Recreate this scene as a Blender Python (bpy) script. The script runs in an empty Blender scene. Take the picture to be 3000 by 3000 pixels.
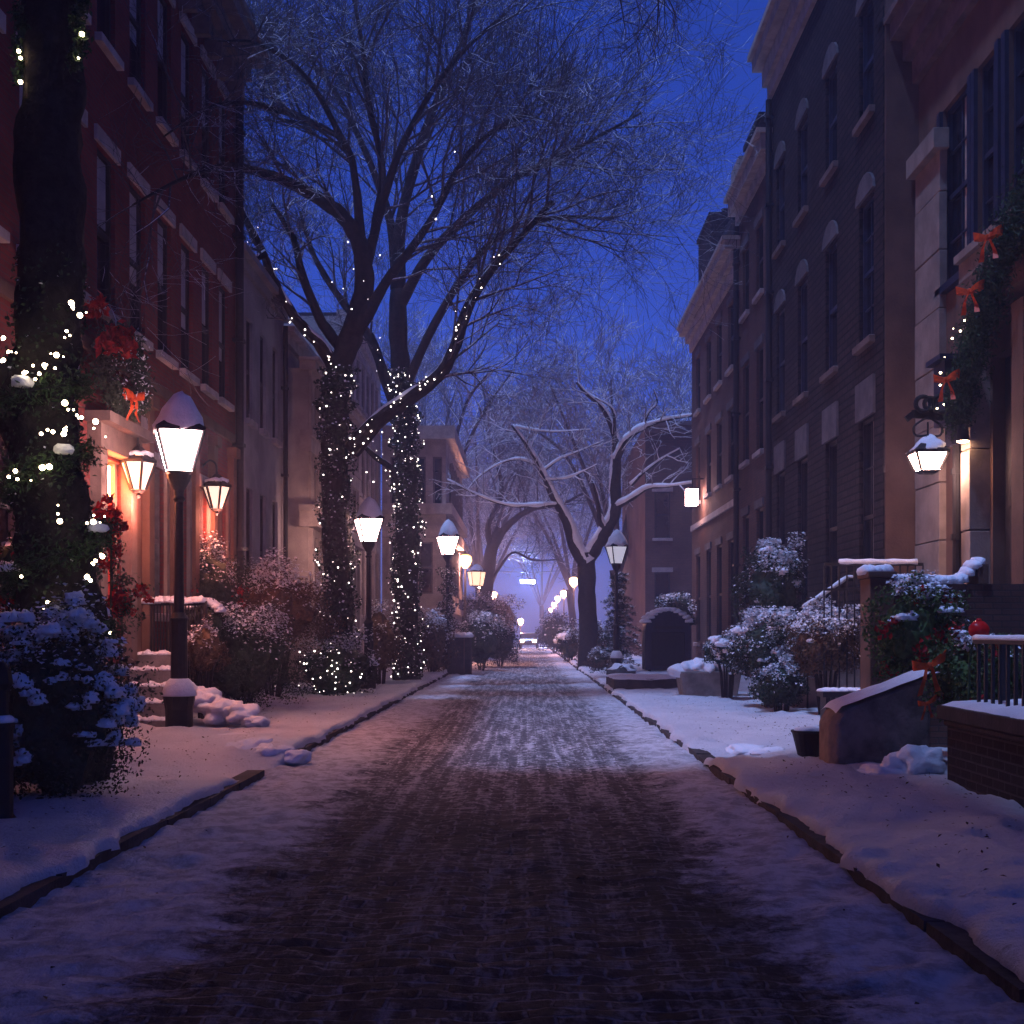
import bpy, bmesh, math, random
import numpy as np
from mathutils import Vector, Matrix, noise

# ------------------------------------------------------------------ camera, sky, moon, exposure
scn = bpy.context.scene
COL = scn.collection
F, CX, CY, H = 3600.0, 1545.0, 1850.0, 1.6        # focal length, vanishing point (photo pixels), eye height


def at(px, py, d):
    """Point at distance d seen at photo pixel (px, py)."""
    return Vector(((px - CX) / F * d, d, H + (CY - py) / F * d))


cam_data = bpy.data.cameras.new("camera")
cam = bpy.data.objects.new("camera", cam_data)
COL.objects.link(cam)
cam.location = (0, 0, H)
cam.rotation_euler = (math.radians(90), 0, 0)
cam_data.sensor_fit = 'HORIZONTAL'
cam_data.sensor_width = 36.0
cam_data.lens = 36.0 * F / 3000.0
cam_data.shift_x = -(CX - 1500) / 3000.0
cam_data.shift_y = (CY - 1500) / 3000.0
cam_data.clip_end = 2000
scn.camera = cam

SUN_EL, SUN_AZ = math.radians(69), math.radians(-118)   # moon: high, from the left and a little behind
world = bpy.data.worlds.new("World")
scn.world = world
world.use_nodes = True
wn, wl = world.node_tree.nodes, world.node_tree.links
wn.clear()
w_out = wn.new('ShaderNodeOutputWorld')
w_bg = wn.new('ShaderNodeBackground')
w_sky = wn.new('ShaderNodeTexSky')
w_sky.sky_type = 'NISHITA'
w_sky.sun_disc = False
w_sky.sun_elevation = math.radians(8)
w_sky.sun_rotation = math.radians(180)
w_sky.ozone_density = 6.0
w_sky.air_density = 1.0
w_sky.dust_density = 0.2
w_mul = wn.new('ShaderNodeMix')
w_mul.data_type = 'RGBA'
w_mul.blend_type = 'MULTIPLY'
w_mul.inputs[0].default_value = 1.0
w_mul.inputs[7].default_value = (0.29, 0.34, 1.0, 1)
wl.new(w_sky.outputs[0], w_mul.inputs[6])
wl.new(w_mul.outputs[2], w_bg.inputs[0])
w_bg.inputs[1].default_value = 0.15
wl.new(w_bg.outputs[0], w_out.inputs[0])

moon = bpy.data.lights.new("moon_light", 'SUN')
moon.energy = 3.8
moon.color = (0.34, 0.48, 1.0)
moon.angle = math.radians(3)
moon_o = bpy.data.objects.new("moon_light", moon)
COL.objects.link(moon_o)
md = Vector((math.sin(SUN_AZ) * math.cos(SUN_EL), math.cos(SUN_AZ) * math.cos(SUN_EL), math.sin(SUN_EL)))
moon_o.rotation_euler = md.to_track_quat('Z', 'Y').to_euler()
moon_o.location = (0, 0, 60)

scn.view_settings.view_transform = 'Standard'
scn.view_settings.look = 'None'
scn.view_settings.exposure = -0.25
scn.view_settings.gamma = 1.0
cy = scn.cycles
cy.max_bounces = 6
cy.diffuse_bounces = 2
cy.glossy_bounces = 2
cy.transmission_bounces = 2
cy.volume_bounces = 1
cy.transparent_max_bounces = 6
cy.sample_clamp_indirect = 2.5
cy.use_adaptive_sampling = True
cy.adaptive_threshold = 0.03
cy.use_denoising = True
cy.caustics_reflective = False
cy.caustics_refractive = False

HAZE_DENSITY = 0.0033
rng = random.Random(11)

# ------------------------------------------------------------------ materials
MATS = {}


def nodes_of(name):
    m = bpy.data.materials.new(name)
    m.use_nodes = True
    nt = m.node_tree
    nt.nodes.clear()
    out = nt.nodes.new('ShaderNodeOutputMaterial')
    b = nt.nodes.new('ShaderNodeBsdfPrincipled')
    nt.links.new(b.outputs[0], out.inputs[0])
    return m, nt, b, out


def mathn(nt, op, a, b=None, clamp=False):
    n = nt.nodes.new('ShaderNodeMath')
    n.operation = op
    n.use_clamp = clamp
    for i, v in enumerate((a, b)):
        if v is None:
            continue
        if isinstance(v, (int, float)):
            n.inputs[i].default_value = v
        else:
            nt.links.new(v, n.inputs[i])
    return n.outputs[0]


def maprange(nt, v, a, b, c=0.0, d=1.0, smooth=True):
    n = nt.nodes.new('ShaderNodeMapRange')
    n.interpolation_type = 'SMOOTHSTEP' if smooth else 'LINEAR'
    nt.links.new(v, n.inputs[0])
    for i, x in enumerate((a, b, c, d)):
        n.inputs[1 + i].default_value = x
    return n.outputs[0]


def mixc(nt, fac, a, b):
    n = nt.nodes.new('ShaderNodeMix')
    n.data_type = 'RGBA'
    for s, v in ((0, fac), (6, a), (7, b)):
        if isinstance(v, (int, float)):
            n.inputs[s].default_value = v
        elif isinstance(v, tuple):
            n.inputs[s].default_value = (*v, 1) if len(v) == 3 else v
        else:
            nt.links.new(v, n.inputs[s])
    return n.outputs[2]


def noisen(nt, scale, detail=4, vec=None, rough=0.6):
    n = nt.nodes.new('ShaderNodeTexNoise')
    n.inputs['Scale'].default_value = scale
    n.inputs['Detail'].default_value = detail
    n.inputs['Roughness'].default_value = rough
    if vec is not None:
        nt.links.new(vec, n.inputs['Vector'])
    return n.outputs[0]


def position(nt):
    return nt.nodes.new('ShaderNodeNewGeometry').outputs['Position']


def stretched(nt, sx, sy, sz):
    n = nt.nodes.new('ShaderNodeMapping')
    n.inputs['Scale'].default_value = (sx, sy, sz)
    nt.links.new(position(nt), n.inputs['Vector'])
    return n.outputs[0]


def bumpn(nt, b, h, strength, dist=0.02):
    n = nt.nodes.new('ShaderNodeBump')
    n.inputs['Strength'].default_value = strength
    n.inputs['Distance'].default_value = dist
    nt.links.new(h, n.inputs['Height'])
    nt.links.new(n.outputs[0], b.inputs['Normal'])


SNOW_C = (0.80, 0.81, 0.86)


def snow_mask(nt, amount, scale=7.0):
    """Snow that lies on upward faces, broken up by noise."""
    g = nt.nodes.new('ShaderNodeNewGeometry')
    s = nt.nodes.new('ShaderNodeSeparateXYZ')
    nt.links.new(g.outputs['True Normal'], s.inputs[0])
    nz = noisen(nt, scale, 3, position(nt))
    v = mathn(nt, 'ADD', s.outputs[2], mathn(nt, 'MULTIPLY', mathn(nt, 'SUBTRACT', nz, 0.5), 0.9))
    return maprange(nt, v, 0.75 - amount * 0.6, 0.95 - amount * 0.6)


def M(name, col, rough=0.75, var=0.3, scale=4.0, bump=0.25, bscale=40.0, metal=0.0, snow=0.0, spec=0.14, col2=None):
    if name in MATS:
        return MATS[name]
    m, nt, b, out = nodes_of(name)
    p = position(nt)
    n1 = noisen(nt, scale, 5, p)
    lo = tuple(c * (1 - var) for c in col)
    hi = tuple(min(1, c * (1 + var)) for c in (col2 or col))
    c = mixc(nt, maprange(nt, n1, 0.3, 0.7), lo, hi)
    if snow > 0:
        c = mixc(nt, snow_mask(nt, snow), c, SNOW_C)
    nt.links.new(c, b.inputs['Base Color'])
    b.inputs['Roughness'].default_value = rough
    b.inputs['Metallic'].default_value = metal
    b.inputs['Specular IOR Level'].default_value = spec
    if bump > 0:
        bumpn(nt, b, noisen(nt, bscale, 4, p), bump)
    MATS[name] = m
    return m


def brick_mat(name, c1, c2, mortar, bump=0.6, snow=0.0, bw=0.22, rh=0.075, var=0.35, ms=0.010):
    m, nt, b, out = nodes_of(name)
    p = position(nt)
    s = nt.nodes.new('ShaderNodeSeparateXYZ')
    nt.links.new(p, s.inputs[0])
    cmb = nt.nodes.new('ShaderNodeCombineXYZ')
    nt.links.new(mathn(nt, 'ADD', s.outputs[0], s.outputs[1]), cmb.inputs[0])
    nt.links.new(s.outputs[2], cmb.inputs[1])
    br = nt.nodes.new('ShaderNodeTexBrick')
    nt.links.new(cmb.outputs[0], br.inputs['Vector'])
    br.inputs['Color1'].default_value = (*c1, 1)
    br.inputs['Color2'].default_value = (*c2, 1)
    br.inputs['Mortar'].default_value = (*mortar, 1)
    br.inputs['Scale'].default_value = 1.0
    br.inputs['Mortar Size'].default_value = ms
    br.inputs['Mortar Smooth'].default_value = 0.3
    br.inputs['Brick Width'].default_value = bw
    br.inputs['Row Height'].default_value = rh
    stain = maprange(nt, noisen(nt, 0.7, 6, p), 0.25, 0.75, 1 - var, 1 + var * 0.6)
    mx = nt.nodes.new('ShaderNodeMix')
    mx.data_type = 'RGBA'
    mx.blend_type = 'MULTIPLY'
    mx.inputs[0].default_value = 1.0
    nt.links.new(br.outputs[0], mx.inputs[6])
    nt.links.new(stain, mx.inputs[7])
    c = mx.outputs[2]
    if snow > 0:
        c = mixc(nt, snow_mask(nt, snow), c, SNOW_C)
    nt.links.new(c, b.inputs['Base Color'])
    b.inputs['Roughness'].default_value = 0.9
    b.inputs['Specular IOR Level'].default_value = 0.08
    h = mathn(nt, 'ADD', mathn(nt, 'MULTIPLY', br.outputs[1], -1.0), mathn(nt, 'MULTIPLY', noisen(nt, 30, 4, p), 0.5))
    bumpn(nt, b, h, bump, 0.02)
    MATS[name] = m
    return m


def emit_mat(name, col, strength, sample=True, back=(0.8, 0.75, 0.7)):
    m, nt, b, out = nodes_of(name)
    b.inputs['Base Color'].default_value = (*back, 1)
    b.inputs['Roughness'].default_value = 0.35
    b.inputs['Emission Color'].default_value = (*col, 1)
    b.inputs['Emission Strength'].default_value = strength
    m.cycles.emission_sampling = 'AUTO' if sample else 'NONE'
    MATS[name] = m
    return m


def snow_material():
    m, nt, b, out = nodes_of('snow')
    p = position(nt)
    n1 = noisen(nt, 2.2, 5, p)
    nt.links.new(mixc(nt, maprange(nt, n1, 0.3, 0.75), (0.70, 0.72, 0.78), (0.84, 0.85, 0.90)), b.inputs['Base Color'])
    b.inputs['Roughness'].default_value = 0.75
    b.inputs['Specular IOR Level'].default_value = 0.2
    h = mathn(nt, 'ADD', mathn(nt, 'MULTIPLY', noisen(nt, 9, 5, p), 1.0), mathn(nt, 'MULTIPLY', noisen(nt, 60, 3, p), 0.25))
    bumpn(nt, b, h, 0.55, 0.05)
    MATS['snow'] = m
    return m


def trodden_snow():
    m, nt, b, out = nodes_of('pavement_snow')
    p = position(nt)
    n1 = noisen(nt, 1.3, 6, p)
    spots = maprange(nt, noisen(nt, 14, 4, p), 0.62, 0.74)
    c = mixc(nt, maprange(nt, n1, 0.3, 0.75), (0.66, 0.67, 0.73), (0.82, 0.83, 0.88))
    dirt = maprange(nt, noisen(nt, 2.6, 7, p, 0.75), 0.54, 0.72)
    c = mixc(nt, mathn(nt, 'MULTIPLY', dirt, 0.40), c, (0.30, 0.27, 0.26))
    c = mixc(nt, mathn(nt, 'MULTIPLY', spots, 0.5), c, (0.24, 0.21, 0.20))
    nt.links.new(c, b.inputs['Base Color'])
    b.inputs['Roughness'].default_value = 0.6
    h = mathn(nt, 'ADD', noisen(nt, 6, 8, p, 0.72), mathn(nt, 'MULTIPLY', noisen(nt, 38, 4, p), 0.4))
    bumpn(nt, b, h, 1.0, 0.09)
    MATS['pavement_snow'] = m
    return m


def road_material():
    """Slushy carriageway: worn dark in the wheel lanes, snow at the gutters."""
    m, nt, b, out = nodes_of('slush')
    p = position(nt)
    s = nt.nodes.new('ShaderNodeSeparateXYZ')
    nt.links.new(p, s.inputs[0])
    wob = mathn(nt, 'MULTIPLY', mathn(nt, 'SUBTRACT', noisen(nt, 0.7, 4, p), 0.5), 1.1)
    rag = mathn(nt, 'MULTIPLY', mathn(nt, 'SUBTRACT', noisen(nt, 3.2, 9, p, 0.78), 0.5), 2.1)
    edge = mathn(nt, 'ADD', mathn(nt, 'ABSOLUTE', mathn(nt, 'ADD', mathn(nt, 'ADD', s.outputs[0], 0.22), wob)), rag)
    gut = maprange(nt, edge, 1.25, 1.80)                          # 1 = ploughed snow at the sides
    cob = nt.nodes.new('ShaderNodeTexBrick')                      # setts
    cm = nt.nodes.new('ShaderNodeCombineXYZ')
    wv = mathn(nt, 'MULTIPLY', mathn(nt, 'SUBTRACT', noisen(nt, 3.0, 3, p), 0.5), 0.10)
    nt.links.new(mathn(nt, 'ADD', s.outputs[0], wv), cm.inputs[0])
    nt.links.new(mathn(nt, 'ADD', s.outputs[1], wv), cm.inputs[1])
    nt.links.new(cm.outputs[0], cob.inputs['Vector'])
    cob.inputs['Scale'].default_value = 1.0
    cob.inputs['Mortar Size'].default_value = 0.014
    cob.inputs['Mortar Smooth'].default_value = 0.6
    cob.inputs['Brick Width'].default_value = 0.24
    cob.inputs['Row Height'].default_value = 0.13
    joint = mathn(nt, 'MULTIPLY', cob.outputs[1], mathn(nt, 'SUBTRACT', 1.0, gut))
    fine = noisen(nt, 1.0, 7, stretched(nt, 9, 7, 5), 0.75)
    tracks = noisen(nt, 1.0, 4, stretched(nt, 7.0, 0.45, 1), 0.6)
    big = noisen(nt, 0.55, 4, p)
    mixn = mathn(nt, 'ADD', mathn(nt, 'ADD', mathn(nt, 'MULTIPLY', fine, 0.55), mathn(nt, 'MULTIPLY', tracks, 0.32)), mathn(nt, 'MULTIPLY', big, 0.13))
    mixn = mathn(nt, 'ADD', mixn, mathn(nt, 'MULTIPLY', joint, 0.05))
    grit = maprange(nt, mixn, 0.48, 0.60)
    far = maprange(nt, s.outputs[1], 9.0, 16.0, 0.0, 0.66)         # thicker snow further up; foreground dimness is put into this colour too
    worn = mathn(nt, 'ADD', mathn(nt, 'MULTIPLY', grit, 0.26), mathn(nt, 'MULTIPLY', far, mathn(nt, 'ADD', 0.18, mathn(nt, 'MULTIPLY', grit, 0.9))))
    cob.inputs['Color1'].default_value = (0, 0, 0, 1)
    cob.inputs['Color2'].default_value = (1, 1, 1, 1)
    worn = mathn(nt, 'ADD', worn, mathn(nt, 'MULTIPLY', joint, mathn(nt, 'MULTIPLY', big, 0.14)))
    worn = mathn(nt, 'ADD', worn, mathn(nt, 'MULTIPLY', cob.outputs[0], mathn(nt, 'MULTIPLY', fine, 0.07)))
    f = mathn(nt, 'MAXIMUM', worn, mathn(nt, 'MULTIPLY', gut, mathn(nt, 'ADD', 0.55, mathn(nt, 'MULTIPLY', maprange(nt, noisen(nt, 4.5, 8, p, 0.75), 0.38, 0.58), 0.45))), True)
    c = mixc(nt, f, (0.028, 0.028, 0.033), (0.78, 0.79, 0.84))
    nt.links.new(c, b.inputs['Base Color'])
    b.inputs['Roughness'].default_value = 0.85
    b.inputs['Specular IOR Level'].default_value = 0.12
    h = mathn(nt, 'ADD', mathn(nt, 'ADD', fine, mathn(nt, 'MULTIPLY', tracks, 0.5)), mathn(nt, 'MULTIPLY', joint, -0.35))
    bumpn(nt, b, h, 1.0, 0.09)
    MATS['slush'] = m
    return m


SNOW = snow_material()
PAVE = trodden_snow()
ROAD = road_material()
BARK = M('dark_bark', (0.022, 0.018, 0.017), 0.9, 0.4, 9, 0.9, 28)
TWIG = M('frosted_twig', (0.075, 0.07, 0.08), 0.9, 0.4, 20, 0.0, snow=0.5)
TWIGW = M('snowy_twig', (0.16, 0.16, 0.18), 0.9, 0.4, 20, 0.0, snow=0.75)
IVY = M('dark_ivy', (0.030, 0.045, 0.026), 0.6, 0.5, 14, 0.0)
GREEN = M('garland_green', (0.030, 0.058, 0.024), 0.55, 0.5, 14, 0.0)
BRIGHTLEAF = M('lit_leaf', (0.06, 0.10, 0.03), 0.5, 0.5, 14, 0.0)  # warm lamp light on the stoop bushes put into a brighter leaf colour
HOLLY = M('evergreen_leaf', (0.032, 0.048, 0.030), 0.55, 0.5, 12, 0.0)
BROWNLEAF = M('dry_leaf', (0.10, 0.065, 0.04), 0.7, 0.5, 12, 0.0)
RED = M('red_cloth', (0.34, 0.012, 0.010), 0.5, 0.4, 15, 0.2)
ORANGE = M('orange_ribbon', (0.55, 0.070, 0.014), 0.45, 0.3, 10, 0.2)
IRON = M('black_iron', (0.011, 0.011, 0.014), 0.55, 0.3, 12, 0.2, 60, spec=0.25)
IRONS = M('snow_dusted_iron', (0.013, 0.013, 0.016), 0.5, 0.3, 12, 0.2, 60, snow=0.55)
STONE = M('grey_stone', (0.20, 0.18, 0.17), 0.85, 0.35, 3, 0.6, 25, snow=0.0)
STONES = M('snow_topped_stone', (0.22, 0.19, 0.18), 0.85, 0.35, 3, 0.6, 25, snow=0.75)
KERB = M('kerb_stone', (0.055, 0.05, 0.05), 0.85, 0.4, 5, 0.8, 18)
BROWNSTONE = M('brown_stone', (0.125, 0.072, 0.052), 0.85, 0.22, 1.6, 0.35, 30)
PALESTONE = M('pale_stone', (0.25, 0.20, 0.17), 0.8, 0.22, 2.2, 0.4, 26)
CREAM = M('cream_render', (0.36, 0.30, 0.27), 0.85, 0.22, 1.4, 0.4, 22)
LAVENDER = M('grey_render', (0.25, 0.225, 0.235), 0.85, 0.25, 1.1, 0.35, 22)
DIMLINTEL = M('dim_lintel', (0.11, 0.095, 0.10), 0.85, 0.25, 3, 0.4, 30)
BROWNTRIM = M('brown_trim', (0.15, 0.105, 0.09), 0.75, 0.25, 3, 0.35, 30, snow=0.5)
CREAMTRIM = M('cream_trim', (0.38, 0.31, 0.28), 0.75, 0.2, 3, 0.3, 30, snow=0.6)
SILL = M('pale_sill', (0.34, 0.29, 0.28), 0.8, 0.2, 3, 0.4, 30, snow=0.6)
NAVY = M('navy_paint', (0.022, 0.026, 0.05), 0.5, 0.25, 6, 0.2)
DARKWOOD = M('dark_window_wood', (0.02, 0.017, 0.02), 0.55, 0.3, 6, 0.2)
GREYWOOD = M('grey_window_wood', (0.13, 0.11, 0.115), 0.6, 0.25, 6, 0.2)
GLASS = M('dark_glass', (0.012, 0.013, 0.02), 0.08, 0.2, 3, 0.03, 3, spec=0.6)
BLIND = M('pale_blind', (0.30, 0.29, 0.32), 0.8, 0.15, 3, 0.1)
CURTAIN = M('beige_curtain', (0.30, 0.24, 0.20), 0.85, 0.25, 5, 0.2)
SLATE = M('slate_roof', (0.03, 0.03, 0.035), 0.7, 0.3, 4, 0.3, snow=0.8)
REDDOOR = M('red_door', (0.42, 0.030, 0.018), 0.4, 0.15, 5, 0.15)
ASPHALT = M('ground_dark', (0.25, 0.25, 0.28), 0.9, 0.3, 0.5, 0.3, 8)
REDBRICK = brick_mat('red_brick', (0.19, 0.040, 0.034), (0.15, 0.030, 0.028), (0.12, 0.06, 0.055), 0.45)
DARKBRICK = brick_mat('dark_brick', (0.045, 0.031, 0.030), (0.028, 0.020, 0.020), (0.012, 0.010, 0.010), 1.0, bw=0.40, rh=0.145, ms=0.022)
BROWNBRICK = brick_mat('brown_brick', (0.135, 0.072, 0.056), (0.10, 0.055, 0.045), (0.07, 0.05, 0.045), 0.6)
BLACKBRICK = brick_mat('black_brick', (0.030, 0.026, 0.028), (0.022, 0.02, 0.022), (0.055, 0.05, 0.052), 0.8, bw=0.26, rh=0.085)
LAMPWHITE = emit_mat('lamp_white_glass', (1.0, 0.54, 0.48), 70.0)
LAMPNEAR = emit_mat('near_lamp_glass', (1.0, 0.58, 0.56), 100.0)
LAMPHANG = emit_mat('hanging_lamp_glass', (1.0, 0.54, 0.42), 150.0)
LAMPWARM = emit_mat('lamp_warm_glass', (1.0, 0.66, 0.50), 1.45, False)
LAMPAMBER = emit_mat('lamp_amber_glass', (1.0, 0.55, 0.15), 4.0, False)
LAMPDIM = emit_mat('lamp_frosted_glass', (0.80, 0.80, 1.0), 0.62)
BULB = emit_mat('bulb_glow', (1.0, 0.78, 0.48), 24.0)
BULBS = emit_mat('small_bulb_glow', (1.0, 0.86, 0.78), 9.0, False)
SIGNBLUE = emit_mat('blue_white_sign', (0.36, 0.50, 1.0), 2200.0)
HEADLIGHT = emit_mat('headlight_glow', (1.0, 0.55, 0.3), 600.0)
DOORGLOW = emit_mat('lit_fanlight', (1.0, 0.24, 0.07), 110.0)
CARPAINT = M('dark_car_paint', (0.02, 0.02, 0.025), 0.3, 0.2, 3, 0.0)
RUBBER = M('tyre_rubber', (0.015, 0.015, 0.015), 0.9, 0.2, 8, 0.2)

# ------------------------------------------------------------------ mesh helpers
ORG = {}


def prop(o, label=None, cat=None, group=None, kind=None):
    for k, v in (('label', label), ('category', cat), ('group', group), ('kind', kind)):
        if v:
            o[k] = v
    return o


def thing(name, label, cat, loc=(0, 0, 0), group=None):
    o = bpy.data.objects.new(name, None)
    COL.objects.link(o)
    o.location = loc
    o.empty_display_size = 0.2
    ORG[o.name] = Vector(loc)
    return prop(o, label, cat, group)


def ident(u, w, n):
    return (u, n, w)


class MB:
    """Collects shapes; build() links them as one mesh object."""

    def __init__(self):
        self.v, self.f = [], []

    def add(self, vs, fs):
        k = len(self.v)
        self.v.extend(tuple(p) for p in vs)
        self.f.extend(tuple(i + k for i in f) for f in fs)

    def box(self, a, b, mp=None):
        (x0, y0, z0), (x1, y1, z1) = a, b
        vs = [(x0, y0, z0), (x1, y0, z0), (x1, y1, z0), (x0, y1, z0), (x0, y0, z1), (x1, y0, z1), (x1, y1, z1), (x0, y1, z1)]
        self.add(vs, [(0, 3, 2, 1), (4, 5, 6, 7), (0, 1, 5, 4), (1, 2, 6, 5), (2, 3, 7, 6), (3, 0, 4, 7)])

    def bx(self, mp, u0, u1, w0, w1, n0, n1):
        vs = [mp(u, w, n) for n in (n0, n1) for w in (w0, w1) for u in (u0, u1)]
        self.add(vs, [(0, 1, 3, 2), (4, 6, 7, 5), (0, 4, 5, 1), (2, 3, 7, 6), (0, 2, 6, 4), (1, 5, 7, 3)])

    def bar(self, p, q, w, h):
        """Square bar from p to q."""
        p, q = Vector(p), Vector(q)
        t = (q - p).normalized()
        up = Vector((0, 0, 1)) if abs(t.z) < 0.95 else Vector((0, 1, 0))
        s = t.cross(up).normalized()
        up = s.cross(t).normalized()
        vs = []
        for c in (p, q):
            for a, b in ((-1, -1), (1, -1), (1, 1), (-1, 1)):
                vs.append(c + s * a * w / 2 + up * b * h / 2)
        self.add(vs, [(0, 1, 2, 3), (7, 6, 5, 4), (0, 4, 5, 1), (1, 5, 6, 2), (2, 6, 7, 3), (3, 7, 4, 0)])

    def tube(self, pts, radii, sides=6, rough=0.0, cap=True, seed=0):
        pts = [Vector(p) for p in pts]
        n = len(pts)
        if not hasattr(radii, '__len__'):
            radii = [radii] * n
        k = len(self.v)
        t = (pts[1] - pts[0]).normalized()
        a = Vector((0, 0, 1)) if abs(t.z) < 0.9 else Vector((1, 0, 0))
        u = t.cross(a).normalized()
        for i in range(n):
            tt = (pts[min(i + 1, n - 1)] - pts[max(i - 1, 0)])
            if tt.length > 1e-9:
                t = tt.normalized()
            u = (u - t * u.dot(t))
            u = u.normalized() if u.length > 1e-6 else t.orthogonal().normalized()
            w = t.cross(u)
            for j in range(sides):
                an = 2 * math.pi * j / sides
                r = radii[i]
                if rough:
                    r *= 1 + rough * noise.noise(Vector((math.cos(an) * 1.7 + seed, math.sin(an) * 1.7, i * 0.45)))
                self.v.append(tuple(pts[i] + (u * math.cos(an) + w * math.sin(an)) * r))
        for i in range(n - 1):
            for j in range(sides):
                a0, a1 = k + i * sides + j, k + i * sides + (j + 1) % sides
                self.f.append((a0, a1, a1 + sides, a0 + sides))
        if cap:
            self.f.append(tuple(k + j for j in reversed(range(sides))))
            self.f.append(tuple(k + (n - 1) * sides + j for j in range(sides)))

    def lathe(self, c, prof, sides=16, sx=1.0, sy=1.0, rot=0.0):
        """prof: list of (radius, z) above c."""
        c = Vector(c)
        k = len(self.v)
        for r, z in prof:
            for j in range(sides):
                an = 2 * math.pi * j / sides + rot
                self.v.append((c.x + math.cos(an) * r * sx, c.y + math.sin(an) * r * sy, c.z + z))
        for i in range(len(prof) - 1):
            for j in range(sides):
                a0, a1 = k + i * sides + j, k + i * sides + (j + 1) % sides
                self.f.append((a0, a1, a1 + sides, a0 + sides))
        self.f.append(tuple(k + j for j in reversed(range(sides))))
        self.f.append(tuple(k + (len(prof) - 1) * sides + j for j in range(sides)))

    def blob(self, c, rx, ry, rz, sub=2, lump=0.25, freq=1.6, seed=0.0, flat=-0.45):
        """Lumpy rounded heap; the underside is cut flat at flat*rz."""
        vs, fs = ICO[sub]
        out = []
        for v in vs:
            k = 1 + lump * noise.noise(v * freq + Vector((seed, seed * 1.7, -seed))) + (0.30 * lump * noise.noise(v * freq * 3.3 + Vector((seed, 0, seed))) if sub > 2 else 0.0) + (0.22 * lump * noise.noise(v * freq * 8.0 + Vector((0, seed, seed))) if sub > 3 else 0.0)
            z = v.z * k
            if z < flat:
                z = flat
            out.append((c[0] + v.x * k * rx, c[1] + v.y * k * ry, c[2] + z * rz))
        self.add(out, fs)

    def leaves(self, pts, nrm, size, aspect=0.55, seed=1, tilt=0.9):
        """Small folded leaf faces at pts, facing roughly along nrm."""
        r = np.random.RandomState(seed)
        pts = np.asarray(pts, float)
        n = len(pts)
        if n == 0:
            return
        nr = np.asarray(nrm, float) + r.normal(0, tilt, (n, 3))
        nr /= np.linalg.norm(nr, axis=1, keepdims=True) + 1e-9
        a = r.normal(0, 1, (n, 3))
        a -= nr * np.sum(a * nr, axis=1, keepdims=True)
        a /= np.linalg.norm(a, axis=1, keepdims=True) + 1e-9
        b = np.cross(nr, a)
        s = (size * r.uniform(0.55, 1.35, (n, 1)))
        v = np.stack([pts - a * s * 0.5, pts + b * s * aspect * 0.5 + nr * s * 0.1, pts + a * s * 0.5, pts - b * s * aspect * 0.5 + nr * s * 0.1], 1).reshape(-1, 3)
        k = len(self.v)
        self.v.extend(map(tuple, v.tolist()))
        self.f.extend((k + 4 * i, k + 4 * i + 1, k + 4 * i + 2, k + 4 * i + 3) for i in range(n))

    def build(self, name, mats, parent=None, smooth=False, fix=False, bevel=0.0):
        if parent is not None:
            root = parent
            while root.parent is not None:
                root = root.parent
            org = ORG.get(root.name, Vector((0, 0, 0)))
        else:
            org = Vector((0, 0, 0))
        me = bpy.data.meshes.new(name)
        vs = np.array(self.v, dtype=float) - np.array(org)
        me.from_pydata(vs.tolist(), [], self.f)
        if fix:
            bm = bmesh.new()
            bm.from_mesh(me)
            bmesh.ops.recalc_face_normals(bm, faces=bm.faces)
            bm.to_mesh(me)
            bm.free()
        if smooth:
            me.polygons.foreach_set('use_smooth', [True] * len(me.polygons))
        me.materials.append(mats)
        me.update()
        o = bpy.data.objects.new(name, me)
        COL.objects.link(o)
        if parent is not None:
            o.parent = parent
        else:
            ORG[o.name] = Vector((0, 0, 0))
        if bevel:
            bv = o.modifiers.new('bevel', 'BEVEL')
            bv.width = bevel
            bv.segments = 2
            bv.limit_method = 'ANGLE'
        return o


def make_ico(sub):
    bm = bmesh.new()
    bmesh.ops.create_icosphere(bm, subdivisions=sub, radius=1.0)
    vs = [v.co.copy() for v in bm.verts]
    fs = [tuple(v.index for v in f.verts) for f in bm.faces]
    bm.free()
    return vs, fs


ICO = {s: make_ico(s) for s in (1, 2, 3, 4)}


def bow_shape(m, p, s, right, fwd):
    """Ribbon bow: two open loops, a knot and two hanging tails."""
    p, right, fwd = Vector(p), Vector(right).normalized(), Vector(fwd).normalized()
    up = Vector((0, 0, 1))

    def strip(pts, wd):
        k = len(m.v)
        for q, w in zip(pts, wd):
            m.v.append(tuple(q - w))
            m.v.append(tuple(q + w))
        for i in range(len(pts) - 1):
            m.f.append((k + 2 * i, k + 2 * i + 1, k + 2 * i + 3, k + 2 * i + 2))
    for sg in (-1, 1):
        pts, wd = [], []
        for i in range(13):
            t = 2 * math.pi * i / 12
            u = 0.5 * (1 - math.cos(t))
            pts.append(p + right * sg * u * s + fwd * math.sin(t) * s * 0.34 + up * s * (0.30 * u + 0.05 * sg * u))
            wd.append(up * s * (0.13 + 0.17 * u) + right * s * 0.04 * sg)
        strip(pts, wd)
        pts, wd = [], []
        for i in range(7):
            t = i / 6
            pts.append(p + right * sg * s * (0.12 + 0.42 * t) - up * s * 1.5 * t + fwd * s * 0.12 * math.sin(t * 6 + sg))
            wd.append(right * s * (0.07 + 0.10 * t) + fwd * s * 0.05 * math.sin(t * 5))
        strip(pts, wd)
    m.blob(p + fwd * s * 0.1, s * 0.17, s * 0.14, s * 0.2, 2, 0.3, 2, 1, flat=-2)


def copy_tree(o, parent=None):
    c = o.copy()
    COL.objects.link(c)
    if parent is not None:
        c.parent = parent
    for ch in list(o.children):
        copy_tree(ch, c)
    return c


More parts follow.
